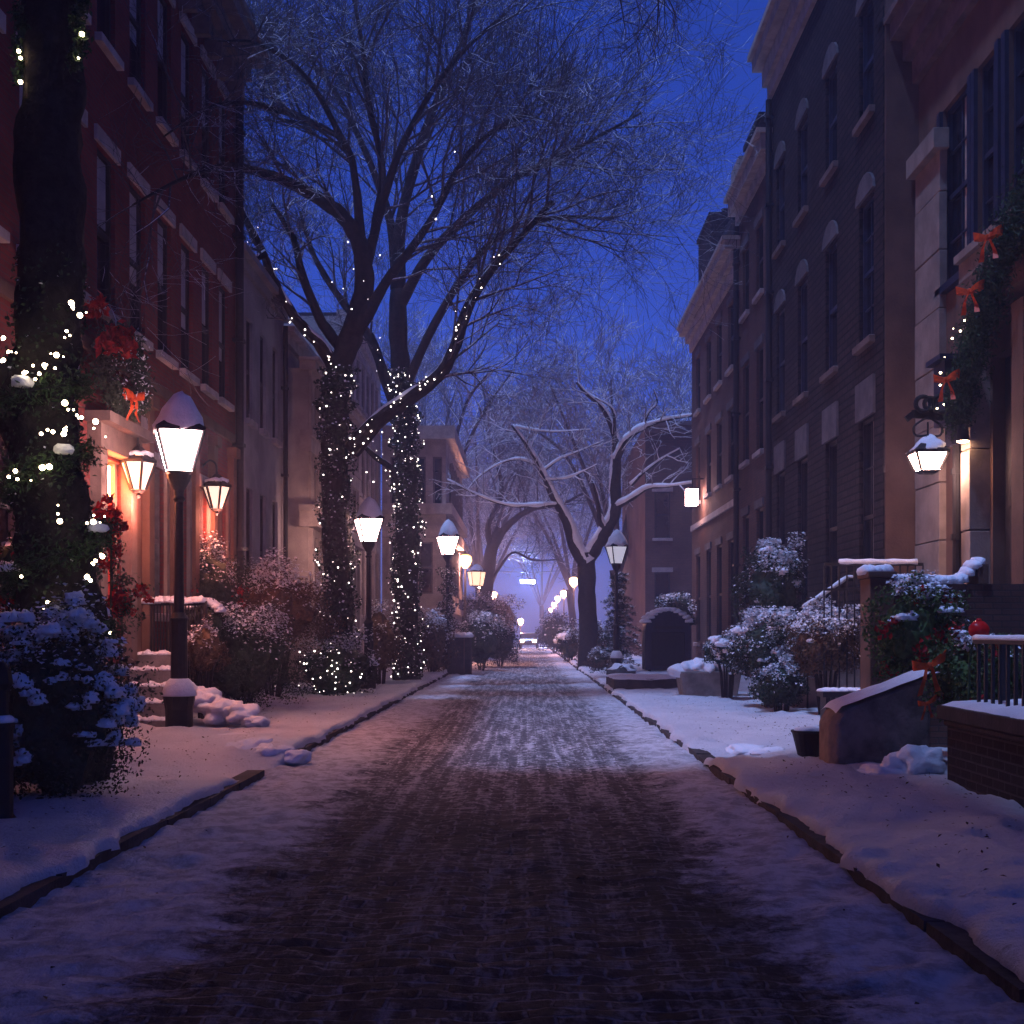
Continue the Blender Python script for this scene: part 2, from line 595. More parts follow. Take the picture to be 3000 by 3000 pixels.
def smooth_path(pts, per=5):
    """Catmull-Rom through points (Vector or tuple)."""
    P = [Vector(p) for p in pts]
    P = [P[0] * 2 - P[1]] + P + [P[-1] * 2 - P[-2]]
    out = []
    for i in range(1, len(P) - 2):
        for k in range(per):
            t = k / per
            a, b, c, d = P[i - 1], P[i], P[i + 1], P[i + 2]
            out.append(0.5 * ((2 * b) + (c - a) * t + (2 * a - 5 * b + 4 * c - d) * t * t + (3 * b - a - 3 * c + d) * t ** 3))
    out.append(P[-2])
    return out


# ------------------------------------------------------------------ ground, road, pavements
KL, KR = -2.84, 2.05          # kerb lines


def fbm(x, y, s, o=4):
    return noise.fractal(Vector((x * s, y * s, 3.1)), 1.0, 2.0, o)


def sstep(a, b, x):
    t = max(0.0, min(1.0, (x - a) / (b - a)))
    return t * t * (3 - 2 * t)


def road_h(x, y):
    g = max(sstep(1.0, 2.4, -x + 0.0) * 1.0, sstep(0.9, 1.9, x))
    return 0.016 * fbm(x, y, 2.4) + 0.014 * fbm(x * 1.0, y * 1.4, 6.5, 5) + g * (0.035 * (1 + 0.8 * fbm(x, y, 1.3)) + 0.030 * fbm(x, y, 4.0, 5)) + 0.010 * math.sin(x * 9 + 1.2 * fbm(x, y * 0.3, 1)) * (1 - g)


def pits(x, y, o):
    """Old footprints and clods pressed into the snow."""
    c = noise.noise(Vector((x * 3.4 + o, y * 2.2, o)))
    return 0.03 * sstep(0.25, 0.55, c)


def left_edge(y):
    return KL - 0.05 + 0.10 * noise.noise(Vector((0.3, y * 0.9, 0))) + 0.07 * noise.noise(Vector((7.3, y * 3.1, 0))) + 0.03 * noise.noise(Vector((2.3, y * 9.1, 0)))


def right_edge(y):
    return KR + 0.05 + 0.11 * noise.noise(Vector((4.3, y * 0.8, 0))) + 0.07 * noise.noise(Vector((1.3, y * 2.7, 0))) + 0.03 * noise.noise(Vector((5.3, y * 8.7, 0)))


def left_h(x, y):
    """Snow surface of the left pavement, with the dip of a crossing in front of the lamp."""
    h = 0.19 + 0.04 * fbm(x, y, 1.2) + 0.024 * fbm(x, y, 4.2, 5) - pits(x, y, 3.0)
    dip = sstep(12.1, 12.7, y) * (1 - sstep(13.6, 14.6, y)) * sstep(-4.6, -3.4, x)
    h -= 0.17 * dip
    h += 0.10 * math.exp(-((x + 3.4) ** 2 / 0.35 + (y - 15.4) ** 2 / 0.5)) + 0.16 * math.exp(-((x + 4.6) ** 2 / 0.3 + (y - 16.4) ** 2 / 0.4))
    h += 0.10 * sstep(-4.8, -6.0, x)
    return max(h, 0.02)


def right_h(x, y):
    h = 0.18 + 0.04 * fbm(x + 9, y, 1.1) + 0.024 * fbm(x, y, 4.2, 5) - pits(x, y, 8.0)
    h += 0.22 * sstep(29, 38, y) * sstep(2.6, 3.6, x)
    dip = sstep(14.0, 14.4, y) * (1 - sstep(15.4, 16.2, y)) * (1 - sstep(2.4, 3.0, x))
    h -= 0.10 * dip
    return h


def rows(y0, y1, ratio, mn):
    ys = [y0]
    while ys[-1] < y1:
        ys.append(ys[-1] + max(mn, ys[-1] * ratio))
    return ys


def sheet(name, xs_of, hs_of, ys, mat, kind='structure'):
    mb = MB()
    n = None
    for y in ys:
        xs = xs_of(y)
        n = len(xs)
        for i, x in enumerate(xs):
            mb.v.append((x, y, hs_of(x, y, i)))
    for j in range(len(ys) - 1):
        for i in range(n - 1):
            a = j * n + i
            mb.f.append((a, a + 1, a + n + 1, a + n))
    o = mb.build(name, mat, None, smooth=True)
    return prop(o, kind=kind)


GX = [KL - 0.12 + (KR - KL + 0.24) * i / 84 for i in range(85)]
sheet('road', lambda y: GX, lambda x, y, i: road_h(x, y), rows(2.5, 280, 0.011, 0.05), ROAD)

OFF = [0.0, 0.012, 0.035, 0.07, 0.12, 0.2, 0.32]
EDG = [-0.10, -0.045, -0.018, -0.006, 0.0, 0.0, 0.0]


def lxs(y):
    e = left_edge(y)
    return [e - o for o in OFF] + [e - 0.40 - 0.068 * i for i in range(54)]


def rxs(y):
    e = right_edge(y)
    return [e + o for o in OFF] + [e + 0.40 + 0.072 * i for i in range(64)]


sheet('pavement_left', lxs, lambda x, y, i: max(0.015, left_h(x, y) + (EDG[i] if i < 7 else 0)), rows(2.5, 280, 0.009, 0.05), PAVE)
sheet('pavement_right', rxs, lambda x, y, i: max(0.015, right_h(x, y) + (EDG[i] if i < 7 else 0)), rows(2.5, 280, 0.009, 0.05), PAVE)

for nm, kx, sgn in (('kerb_left', KL, -1), ('kerb_right', KR, 1)):
    mb = MB()
    y = 2.6
    while y < 270:
        ln = 1.1 + 0.3 * rng.random()
        if not (nm == 'kerb_left' and 12.3 < y < 13.4):
            x0, x1 = sorted((kx + sgn * (0.01 + 0.02 * rng.random()), kx + sgn * 0.20))
            mb.box((x0, y, -0.03), (x1, y + ln - 0.02, 0.095 + 0.012 * rng.random()))
        y += ln
    prop(mb.build(nm, KERB), kind='structure')

mb = MB()
mb.add([(-115, -15, -0.05), (115, -15, -0.05), (115, 310, -0.05), (-115, 310, -0.05)], [(0, 1, 2, 3)])
prop(mb.build('ground', ASPHALT), kind='structure')

# haze: one even box of air round the whole street
hb = MB()
hb.box((-118, -18, -1.1), (118, 314, 32.5))
hm = bpy.data.materials.new('cold_haze')
hm.use_nodes = True
hm.node_tree.nodes.clear()
ho = hm.node_tree.nodes.new('ShaderNodeOutputMaterial')
hv = hm.node_tree.nodes.new('ShaderNodeVolumePrincipled')
hv.inputs['Color'].default_value = (0.60, 0.66, 1.0, 1)
hv.inputs['Density'].default_value = HAZE_DENSITY
hv.inputs['Anisotropy'].default_value = 0.45
hm.node_tree.links.new(hv.outputs[0], ho.inputs['Volume'])
prop(hb.build('haze', hm), kind='stuff')

# ------------------------------------------------------------------ buildings


def left_map(X):
    return lambda u, w, n: (X + n, u, w)


def right_map(X):
    return lambda u, w, n: (X - n, u, w)


def front_map(Y):
    return lambda u, w, n: (u, Y - n, w)


def wall_holes(mb, mp, u0, u1, w0, w1, holes, reveal=0.22):
    us = sorted({u0, u1, *[h[0] for h in holes], *[h[1] for h in holes]})
    ws = sorted({w0, w1, *[h[2] for h in holes], *[h[3] for h in holes]})
    for i in range(len(us) - 1):
        for j in range(len(ws) - 1):
            cu, cw = (us[i] + us[i + 1]) / 2, (ws[j] + ws[j + 1]) / 2
            if any(h[0] < cu < h[1] and h[2] < cw < h[3] for h in holes):
                continue
            mb.add([mp(us[i], ws[j], 0), mp(us[i + 1], ws[j], 0), mp(us[i + 1], ws[j + 1], 0), mp(us[i], ws[j + 1], 0)], [(0, 1, 2, 3)])
    for a, b, c, d in holes:
        q = [mp(a, c, 0), mp(b, c, 0), mp(b, d, 0), mp(a, d, 0), mp(a, c, -reveal), mp(b, c, -reveal), mp(b, d, -reveal), mp(a, d, -reveal)]
        mb.add(q, [(0, 1, 5, 4), (1, 2, 6, 5), (2, 3, 7, 6), (3, 0, 4, 7)])


def window(parent, mp, a, b, c, d, frame=DARKWOOD, sill=SILL, lintel=SILL, blind=0.0, curtain=False, bars=(0, 1), lin_h=0.22, arch=False, surround=None, pane_mat=GLASS):
    fw = 0.065
    f = MB()
    f.bx(mp, a, a + fw, c, d, -0.17, -0.07)
    f.bx(mp, b - fw, b, c, d, -0.17, -0.07)
    f.bx(mp, a + fw, b - fw, d - fw, d, -0.165, -0.075)
    f.bx(mp, a + fw, b - fw, c, c + fw, -0.165, -0.075)
    m = (c + d) / 2
    f.bx(mp, a + fw, b - fw, m - 0.04, m + 0.04, -0.163, -0.077)
    nv, nh = bars
    for i in range(nv):
        u = a + (b - a) * (i + 1) / (nv + 1)
        f.bx(mp, u - 0.017, u + 0.017, c + fw, m - 0.04, -0.155, -0.09)
        f.bx(mp, u - 0.017, u + 0.017, m + 0.04, d - fw, -0.155, -0.09)
    for i in range(1, nh):
        for lo, hi in ((c, m), (m, d)):
            w = lo + (hi - lo) * i / nh
            f.bx(mp, a + fw, b - fw, w - 0.015, w + 0.015, -0.15, -0.095)
    w = f.build('window', frame, parent, fix=True)
    p = MB()
    p.bx(mp, a + 0.02, b - 0.02, c + 0.02, d - 0.02, -0.20, -0.135)
    p.build('pane', pane_mat, w)
    if blind > 0:
        q = MB()
        q.bx(mp, a + fw, b - fw, d - fw - (d - c) * blind, d - fw, -0.13, -0.122)
        q.build('blind', BLIND, w)
    if curtain:
        q = MB()
        q.bx(mp, a + fw, a + fw + (b - a) * 0.42, c + fw, d - fw, -0.13, -0.121)
        q.build('curtain', CURTAIN, w)
    if sill:
        q = MB()
        q.bx(mp, a - 0.10, b + 0.10, c - 0.13, c - 0.001, -0.07, 0.11)
        q.build('sill', sill, w, bevel=0.012)
    if lintel:
        q = MB()
        if arch:
            n = 8
            pts = []
            for k in range(n + 1):
                t = math.pi * k / n
                pts.append(((a + b) / 2 - math.cos(t) * ((b - a) / 2 + 0.12), d + 0.03 + math.sin(t) * lin_h))
            poly = [mp(u, v, 0.05) for u, v in pts]
            back = [mp(u, v, -0.02) for u, v in pts]
            k = len(poly)
            q.add(poly + back, [tuple(range(k)), tuple(reversed(range(k, 2 * k)))] + [(i, (i + 1) % k, (i + 1) % k + k, i + k) for i in range(k)])
        else:
            q.bx(mp, a - 0.12, b + 0.12, d + 0.002, d + lin_h, -0.02, 0.05)
        q.build('lintel', lintel, w, fix=True)
    if surround:
        q = MB()
        q.bx(mp, a - 0.14, a - 0.002, c, d, -0.03, 0.06)
        q.bx(mp, b + 0.002, b + 0.14, c, d, -0.03, 0.06)
        q.build('surround', surround, w)
    return w


def cornice(parent, mp, u0, u1, z, steps, mat, brackets=0.0, bdepth=0.3, bh=0.3):
    q = MB()
    w = z
    for h, n in steps:
        q.bx(mp, u0 - n * 0.6, u1 + n * 0.6, w, w + h, -0.3, n)
        w += h + 0.0015
    if brackets:
        u = u0 + 0.2
        while u < u1:
            q.bx(mp, u, u + 0.16, z - bh, z - 0.002, -0.02, bdepth)
            u += brackets
    return q.build('cornice', mat, parent, fix=True)


def shell(root, mp, u0, u1, w0, w1, holes, depth, mat, extra=None):
    """Front wall with its openings, both ends and the back: part 'wall'; flat roof: part 'roof'."""
    mb = MB()
    wall_holes(mb, mp, u0, u1, w0, w1, holes)
    for u in (u0, u1):
        mb.add([mp(u, w0, 0), mp(u, w0, -depth), mp(u, w1, -depth), mp(u, w1, 0)], [(0, 1, 2, 3)])
    mb.add([mp(u0, w0, -depth), mp(u1, w0, -depth), mp(u1, w1, -depth), mp(u0, w1, -depth)], [(0, 1, 2, 3)])
    mb.build('wall', mat, root)
    r = MB()
    r.bx(mp, u0 + 0.003, u1 - 0.003, w1 - 0.02, w1 + 0.12, -depth + 0.003, -0.06)
    r.build('roof', SLATE, root)


def chimney(root, mp, u0, u1, z0, z1, n0, n1, mat=DARKBRICK):
    c = MB()
    c.bx(mp, u0, u1, z0, z1, n0, n1)
    c.bx(mp, u0 - 0.06, u1 + 0.06, z1 + 0.002, z1 + 0.16, n0 - 0.06, n1 + 0.06)
    for k in range(2):
        u = u0 + (u1 - u0) * (0.3 + 0.4 * k)
        p = mp(u, z1 + 0.16, (n0 + n1) / 2)
        c.lathe(p, [(0.13, 0), (0.10, 0.35), (0.13, 0.37), (0.13, 0.42)], 8)
    c.build('chimney', mat, root, fix=True)


def downpipe(root, mp, u, z0, z1, n=0.1, r=0.07, mat=IRON):
    d = MB()
    d.tube([mp(u, z, n) for z in (z0, (z0 + z1) / 2, z1)], r, 8)
    z = z0 + 1
    while z < z1:
        d.bx(mp, u - r * 1.5, u + r * 1.5, z, z + 0.07, -0.02, n + r * 1.15)
        z += 2.2
    d.build('downpipe', mat, root)


XL, XR, XN = -6.2, 6.2, 6.8
LM = left_map(XL)

# --- left red brick house
red = thing('brick_house', 'red brick row house with tall blue-shaded windows and glowing red door behind the near tree', 'house', (XL, 18, 0))
cols = [12.2, 13.6, 15.0, 16.3, 17.7, 19.15, 20.6, 22.0, 23.4, 24.7]
holes, wins = [], []
for i, u in enumerate(cols):
    for c, d in ((6.3, 8.65), (10.2, 12.5)):
        wins.append((u, u + 0.78, c, d, 0.42 if i % 2 == 0 else 0.6))
for u in (12.4, 14.2, 20.1, 21.5, 22.9, 24.4):
    wins.append((u, u + 0.85, 1.9, 4.35, 0.0))
DOOR = (17.7, 18.75, 1.25, 4.15)
holes = [w[:4] for w in wins] + [DOOR]
shell(red, LM, 9.0, 26.1, -0.05, 13.6, holes, 8, REDBRICK)
for k, w in enumerate(wins):
    window(red, LM, *w[:4], frame=DARKWOOD if w[2] > 5 else GREYWOOD, blind=w[4], curtain=w[2] < 5, bars=(1, 1) if w[2] < 5 else (0, 1), surround=PALESTONE if w[2] < 5 else None)
cornice(red, LM, 9.0, 26.1, 13.05, [(0.3, 0.12), (0.35, 0.3), (0.25, 0.55), (0.12, 0.62)], BROWNTRIM, 0.9, 0.32, 0.4)
bc = MB()
bc.bx(LM, 9.0, 26.05, 5.55, 5.72, -0.02, 0.06)
bc.bx(LM, 9.0, 26.05, -0.05, 1.1, -0.02, 0.09)
bc.build('string_course', BROWNSTONE, red)
dr = MB()
a, b, c, d = DOOR
dr.bx(LM, a + 0.1, b - 0.1, c, 3.55, -0.16, -0.10)
for (p0, p1) in ((c + 0.15, c + 0.95), (c + 1.1, 3.4)):
    for (q0, q1) in ((a + 0.2, (a + b) / 2 - 0.05), ((a + b) / 2 + 0.05, b - 0.2)):
        dr.bx(LM, q0, q1, p0, p1, -0.12, -0.08)
door = dr.build('door', REDDOOR, red)
q = MB()
q.blob(LM(a + 0.22, 2.35, -0.05), 0.035, 0.035, 0.035, 2, 0.0, flat=-2)
q.build('handle', PALESTONE, door)
q = MB()
q.bx(LM, a + 0.12, b - 0.12, 3.62, d - 0.05, -0.15, -0.12)
q.build('fanlight', DOORGLOW, red)
q = MB()
q.bx(LM, a - 0.28, a - 0.004, c - 0.3, d + 0.05, -0.05, 0.16)
q.bx(LM, b + 0.004, b + 0.28, c - 0.3, d + 0.05, -0.05, 0.16)
q.bx(LM, a - 0.4, b + 0.4, d + 0.055, d + 0.4, -0.05, 0.2)
q.bx(LM, a - 0.5, b + 0.5, d + 0.405, d + 0.55, -0.05, 0.36)
q.bx(LM, a, a + 0.1, c, d, -0.17, -0.06)
q.bx(LM, b - 0.1, b, c, d, -0.17, -0.06)
q.bx(LM, a + 0.1, b - 0.1, 3.55, 3.62, -0.17, -0.05)
q.build('door_surround', BROWNTRIM, red, fix=True)
q = MB()
q.bx(LM, 19.3, 20.05, 4.62, 5.02, -0.02, 0.1)
q.build('stone_panel', SILL, red)
q = MB()
for u in (19.05, 19.75, 21.1, 22.5, 23.85, 25.4):
    q.bx(LM, u, u + 0.26, 1.1, 5.2, -0.02, 0.13)
    q.bx(LM, u - 0.05, u + 0.31, 5.202, 5.4, -0.02, 0.2)
q.build('pilaster', BROWNSTONE, red)
downpipe(red, LM, 25.95, 0.1, 13.0, 0.12, 0.09)

# --- unseen tall house, added to keep moonlight off the foreground
nb = thing('moon_shade_house', 'unseen tall red house added beyond the left edge to shade the foreground', 'house', (XL, 6, 0))
wins = []
for u in (3.0, 4.6, 6.2, 7.6):
    wins += [(u, u + 0.8, 6.3, 8.65), (u, u + 0.8, 10.2, 12.5), (u, u + 0.8, 1.9, 4.35), (u, u + 0.8, 14.0, 16.2)]
shell(nb, left_map(XL - 0.04), -14.0, 8.97, -0.05, 30.0, wins, 8, REDBRICK)
for w in wins:
    window(nb, left_map(XL - 0.04), *w, blind=0.5)
cornice(nb, left_map(XL - 0.04), -14.0, 8.97, 29.2, [(0.3, 0.12), (0.35, 0.3), (0.25, 0.55)], BROWNTRIM)

# --- lavender house
lav = thing('rendered_house', 'narrow grey rendered house with three slim dark windows per floor', 'house', (XL, 28.7, 0))
wins = []
for u in (27.1, 28.5, 29.9):
    wins += [(u, u + 0.62, 6.3, 8.55), (u, u + 0.62, 2.1, 4.8)]
shell(lav, LM, 26.15, 31.25, -0.05, 9.75, wins, 8, LAVENDER)
for w in wins:
    window(lav, LM, *w, frame=DARKWOOD, lintel=None, sill=SILL, bars=(0, 1))
cornice(lav, LM, 26.15, 31.25, 9.45, [(0.22, 0.1), (0.16, 0.25)], LAVENDER)
downpipe(lav, LM, 31.0, 0.1, 9.3, 0.1, 0.06)

# --- cream bay house
bay = thing('bay_house', 'cream bay-fronted house with snow on its bands behind the first ivy-clad tree', 'house', (XL, 36.5, 0))
shell(bay, LM, 31.3, 42.0, -0.05, 9.2, [], 8, CREAM)
BM_ = left_map(XL + 0.55)
wins = []
for u in (32.3, 33.7, 35.1, 36.5, 37.9, 39.3):
    wins += [(u, u + 0.85, 6.95, 8.15), (u, u + 0.85, 4.95, 6.2), (u, u + 0.85, 1.0, 4.1)]
q = MB()
wall_holes(q, BM_, 31.7, 41.0, -0.05, 8.4, wins)
for u in (31.7, 41.0):
    q.add([BM_(u, -0.05, 0), BM_(u, -0.05, -0.6), BM_(u, 8.4, -0.6), BM_(u, 8.4, 0)], [(0, 1, 2, 3)])
q.build('bay_front', CREAM, bay)
for w in wins:
    window(bay, BM_, *w, frame=GREYWOOD, lintel=None, sill=None, bars=(1, 1), surround=CREAMTRIM)
for z, hgt, n in ((8.35, 0.30, 0.3), (6.25, 0.55, 0.12), (4.3, 0.55, 0.38), (0.3, 0.5, 0.1)):
    q = MB()
    q.bx(BM_, 31.7 - n * 0.5, 41.0 + n * 0.5, z, z + hgt * 0.7, -0.2, n * 0.7)
    q.bx(BM_, 31.7 - n * 0.7, 41.0 + n * 0.7, z + hgt * 0.7 + 0.002, z + hgt, -0.2, n)
    q.build('snowy_band', CREAMTRIM, bay, fix=True)
q = MB()
for u in (31.75, 33.4, 34.8, 36.2, 37.6, 39.0, 40.7):
    q.bx(BM_, u, u + 0.16, 0.8, 4.28, -0.02, 0.1)
    q.bx(BM_, u, u + 0.16, 4.86, 6.24, -0.02, 0.07)
    q.bx(BM_, u, u + 0.16, 6.82, 8.34, -0.02, 0.07)
q.build('pilaster', CREAMTRIM, bay)
cornice(bay, LM, 31.3, 42.0, 8.95, [(0.25, 0.12), (0.14, 0.3)], CREAMTRIM)

# --- tall pale house further up on the left
tall = thing('terrace_house', 'tall pale house glimpsed between the two light-wrapped trunks', 'house', (XL, 47, 0))
wins = []
for u in (43.2, 44.6, 46.0, 47.4, 48.8, 50.2):
    wins += [(u, u + 0.8, 6.7, 8.9), (u, u + 0.8, 2.2, 4.8), (u, u + 0.8, 9.9, 11.6)]
shell(tall, LM, 42.05, 51.9, -0.05, 12.4, wins, 8, CREAM)
for w in wins:
    window(tall, LM, *w, frame=GREYWOOD, bars=(0, 1))
cornice(tall, LM, 42.05, 51.9, 12.1, [(0.3, 0.15), (0.16, 0.4)], CREAMTRIM)

# --- corner house that steps forward
cor = thing('corner_house', 'pale corner house stepping forward with three snow-lined ledges at the far end', 'house', (-5, 52, 0))
FM = front_map(52.0)
wins = [(-5.8, -5.2, 6.9, 9.0), (-4.9, -4.3, 6.9, 9.0), (-4.0, -3.6, 6.9, 9.0), (-5.8, -5.2, 3.2, 5.4), (-4.6, -4.0, 3.2, 5.4)]
shell(cor, FM, -6.15, -3.45, -0.05, 10.1, wins, 13, CREAM)
for w in wins:
    window(cor, FM, *w, frame=GREYWOOD, lintel=None, sill=None, bars=(0, 1), surround=CREAMTRIM)
for z, hgt, n in ((9.7, 0.55, 0.4), (7.9 - 1.35, 0.45, 0.28), (5.55, 0.5, 0.34), (2.4, 0.3, 0.1)):
    q = MB()
    q.box((-6.1, 52 - n, z), (-3.45 + n, 65, z + hgt))
    q.build('snowy_ledge', CREAMTRIM, cor)
SM = left_map(-3.45)
for u in (54, 56.5, 59, 61.5):
    for c, d in ((6.9, 9.0), (3.2, 5.4)):
        window(cor, left_map(-3.45 + 0.24), u, u + 0.9, c, d, frame=GREYWOOD, lintel=None, sill=None)

# --- right dark brick house
RM = right_map(XR)
dark = thing('dark_brick_house', 'tall dark brick house with arched lintels and coarse courses behind the snowy shrubs', 'house', (XR, 26, 0))
wins = []
for u in (22.0, 24.6, 27.2, 29.6):
    wins += [(u, u + 0.95, 1.9, 5.5), (u, u + 0.95, 6.9, 9.5), (u, u + 0.95, 11.0, 13.1)]
shell(dark, RM, 21.4, 31.2, -0.05, 15.1, wins, 9, DARKBRICK)
for k, w in enumerate(wins):
    low = w[2] < 5
    window(dark, RM, *w, frame=NAVY if not low else DARKWOOD, lintel=DIMLINTEL, sill=BROWNTRIM, arch=not low, lin_h=0.42 if not low else 0.7, curtain=low, bars=(1, 2) if k in (0, 1) else (0, 1))
cornice(dark, RM, 21.4, 31.2, 15.1, [(0.35, 0.10), (0.45, 0.22), (0.3, 0.45), (0.14, 0.56)], CREAMTRIM)
downpipe(dark, RM, 31.0, 0.3, 15.0, 0.11, 0.08)
q = MB()
# plain brown gable end of the dark house, seen past the brownstone front
q.bx(front_map(21.4), XR + 0.02, XR + 5, -0.05, 15.0, 0.004, 0.05)
q.build('gable', BROWNSTONE, dark)

# --- middle right house
mid = thing('chimneyed_house', 'brown house with a stepped parapet and black chimney stack, third from the end', 'house', (XR, 33.6, 0))
wins = []
for u in (32.3, 34.4):
    wins += [(u, u + 0.95, 2.2, 4.9), (u, u + 0.95, 6.4, 9.2), (u, u + 0.95, 10.6, 12.5)]
shell(mid, RM, 31.25, 36.0, -0.05, 13.6, wins, 9, BROWNBRICK)
for w in wins:
    window(mid, RM, *w, frame=DARKWOOD, lintel=DIMLINTEL, bars=(0, 1))
cornice(mid, RM, 31.25, 36.0, 13.5, [(0.3, 0.1), (0.4, 0.3), (0.12, 0.42)], CREAMTRIM)
q = MB()
q.bx(RM, 34.6, 35.9, 14.3, 15.0, -0.8, 0.25)
q.build('parapet', SILL, mid)
chimney(mid, RM, 33.3, 35.6, 13.6, 15.5, -1.5, -0.12)
downpipe(mid, RM, 35.85, 0.3, 13.4, 0.11, 0.08)

# --- corniced right house
dcor = thing('corniced_house', 'brown house with a broad pale cornice and a bright box lantern on its front', 'house', (XR, 41, 0))
wins = []
for u in (36.9, 39.2, 41.5, 44.1):
    wins += [(u, u + 1.0, 1.2, 4.4), (u, u + 1.0, 6.3, 8.4), (u, u + 1.0, 9.6, 11.6)]
shell(dcor, RM, 36.05, 46.3, -0.05, 12.6, wins, 9, BROWNBRICK)
for w in wins:
    window(dcor, RM, *w, frame=DARKWOOD, lintel=DIMLINTEL, bars=(0, 1))
cornice(dcor, RM, 36.05, 46.3, 12.1, [(0.35, 0.10), (0.3, 0.24), (0.25, 0.46), (0.12, 0.54)], CREAMTRIM)
q = MB()
q.bx(RM, 36.1, 46.2, 5.35, 5.55, -0.02, 0.07)
q.build('string_course', SILL, dcor)
chimney(dcor, RM, 42.4, 45.4, 12.6, 15.9, -1.4, -0.12)
q = MB()
q.bx(RM, 38.2, 41.0, 12.7, 14.3, -2.2, -0.3)
q.bx(RM, 38.0, 41.2, 14.302, 14.5, -2.4, -0.15)
q.build('dormer', SLATE, dcor)

# --- hazy end houses
far_r = thing('hazy_house', 'tall unlit house end wall fading into haze behind the right-hand street lamp', 'house', (7, 58, 0))
EF = front_map(58.0)
wins = [(6.0, 6.75, 2.2, 4.4), (6.0, 6.75, 6.0, 8.2), (8.0, 8.9, 2.2, 4.4), (8.0, 8.9, 6.0, 8.2)]
shell(far_r, EF, 5.56, 13.5, -0.05, 11.2, wins, 14, BROWNBRICK)
for w in wins:
    window(far_r, EF, *w, frame=DARKWOOD, sill=SILL, lintel=SILL)
cornice(far_r, EF, 5.56, 13.5, 11.0, [(0.3, 0.12), (0.2, 0.25)], BROWNTRIM)

# --- near brownstone on the right
NM = right_map(XN)
near = thing('brownstone_house', 'tan stone house with navy windows and a lit doorway, nearest on the right', 'house', (XN, 17, 0))
wins = [(18.85, 20.1, 7.2, 10.1), (17.75, 18.55, 7.35, 10.1), (16.2, 17.35, 7.35, 10.1), (13.6, 14.8, 7.35, 10.1), (13.4, 14.8, 2.4, 5.2)]
NDOOR = (16.55, 17.95, 1.9, 5.6)
shell(near, NM, 9.0, 21.37, -0.05, 11.5, wins + [NDOOR], 8, BROWNSTONE)
for k, w in enumerate(wins):
    window(near, NM, *w, frame=NAVY, lintel=None, sill=NAVY if k == 0 else None, bars=(1, 2), curtain=True, surround=NAVY)
cornice(near, NM, 9.0, 21.37, 11.1, [(0.4, 0.12), (0.35, 0.28), (0.3, 0.5), (0.12, 0.6)], BROWNTRIM)
q = MB()
q.bx(NM, 9.0, 18.8, 6.85, 7.2, -0.02, 0.2)
q.bx(NM, 9.0, 18.8, 7.202, 7.32, -0.02, 0.28)
q.build('sill_course', PALESTONE, near)
q = MB()
z = 1.2
k = 0
while z < 9.4:
    q.bx(NM, 19.95, 21.2, z, z + 0.93, -0.02, 0.11 + 0.01 * (k % 2))
    z += 0.945
    k += 1
q.bx(NM, 19.85, 21.3, 9.42, 9.75, -0.02, 0.24)
q.build('pilaster', PALESTONE, near, bevel=0.012)
q = MB()
z = 1.9
k = 0
while z < 6.2:
    q.bx(NM, 18.05, 18.42, z, z + 1.18, -0.02, 0.3 + 0.008 * (k % 2))
    z += 1.2
    k += 1
q.build('door_pilaster', PALESTONE, near, bevel=0.012)
q = MB()
q.bx(NM, 16.1, 16.5, 1.9, 6.0, -0.02, 0.3)
q.bx(NM, 16.0, 18.5, 6.705 - 0.5, 6.8, -0.02, 0.34)
q.build('door_surround', BROWNSTONE, near)
q = MB()
q.bx(NM, NDOOR[0] + 0.02, NDOOR[1] - 0.02, NDOOR[2], NDOOR[3] - 0.02, -0.21, -0.17)
for c0, c1 in ((2.1, 3.2), (3.4, 5.2)):
    q.bx(NM, 16.75, 17.2, c0, c1, -0.18, -0.15)
    q.bx(NM, 17.32, 17.78, c0, c1, -0.18, -0.15)
q.build('door', DARKWOOD, near)
q = MB()                                     # hopper head and its pipe
q.bx(NM, 18.55, 19.05, 4.75, 5.7, -0.02, 0.5)
q.bx(NM, 18.47, 19.13, 5.702, 5.78, -0.02, 0.6)
q.bx(NM, 18.65, 18.95, 4.45, 4.748, -0.02, 0.36)
h = q.build('rain_hopper', NAVY, near)
q = MB()
q.tube([NM(18.8, zz, 0.22) for zz in (1.2, 2.5, 3.5, 4.46)], 0.075, 10)
for zz in (1.9, 3.0, 4.0):
    q.tube([NM(18.8, zz, 0.22), NM(18.8, zz + 0.09, 0.22)], 0.10, 10)
q.build('downpipe', IRON, near)

# ------------------------------------------------------------------ lamps


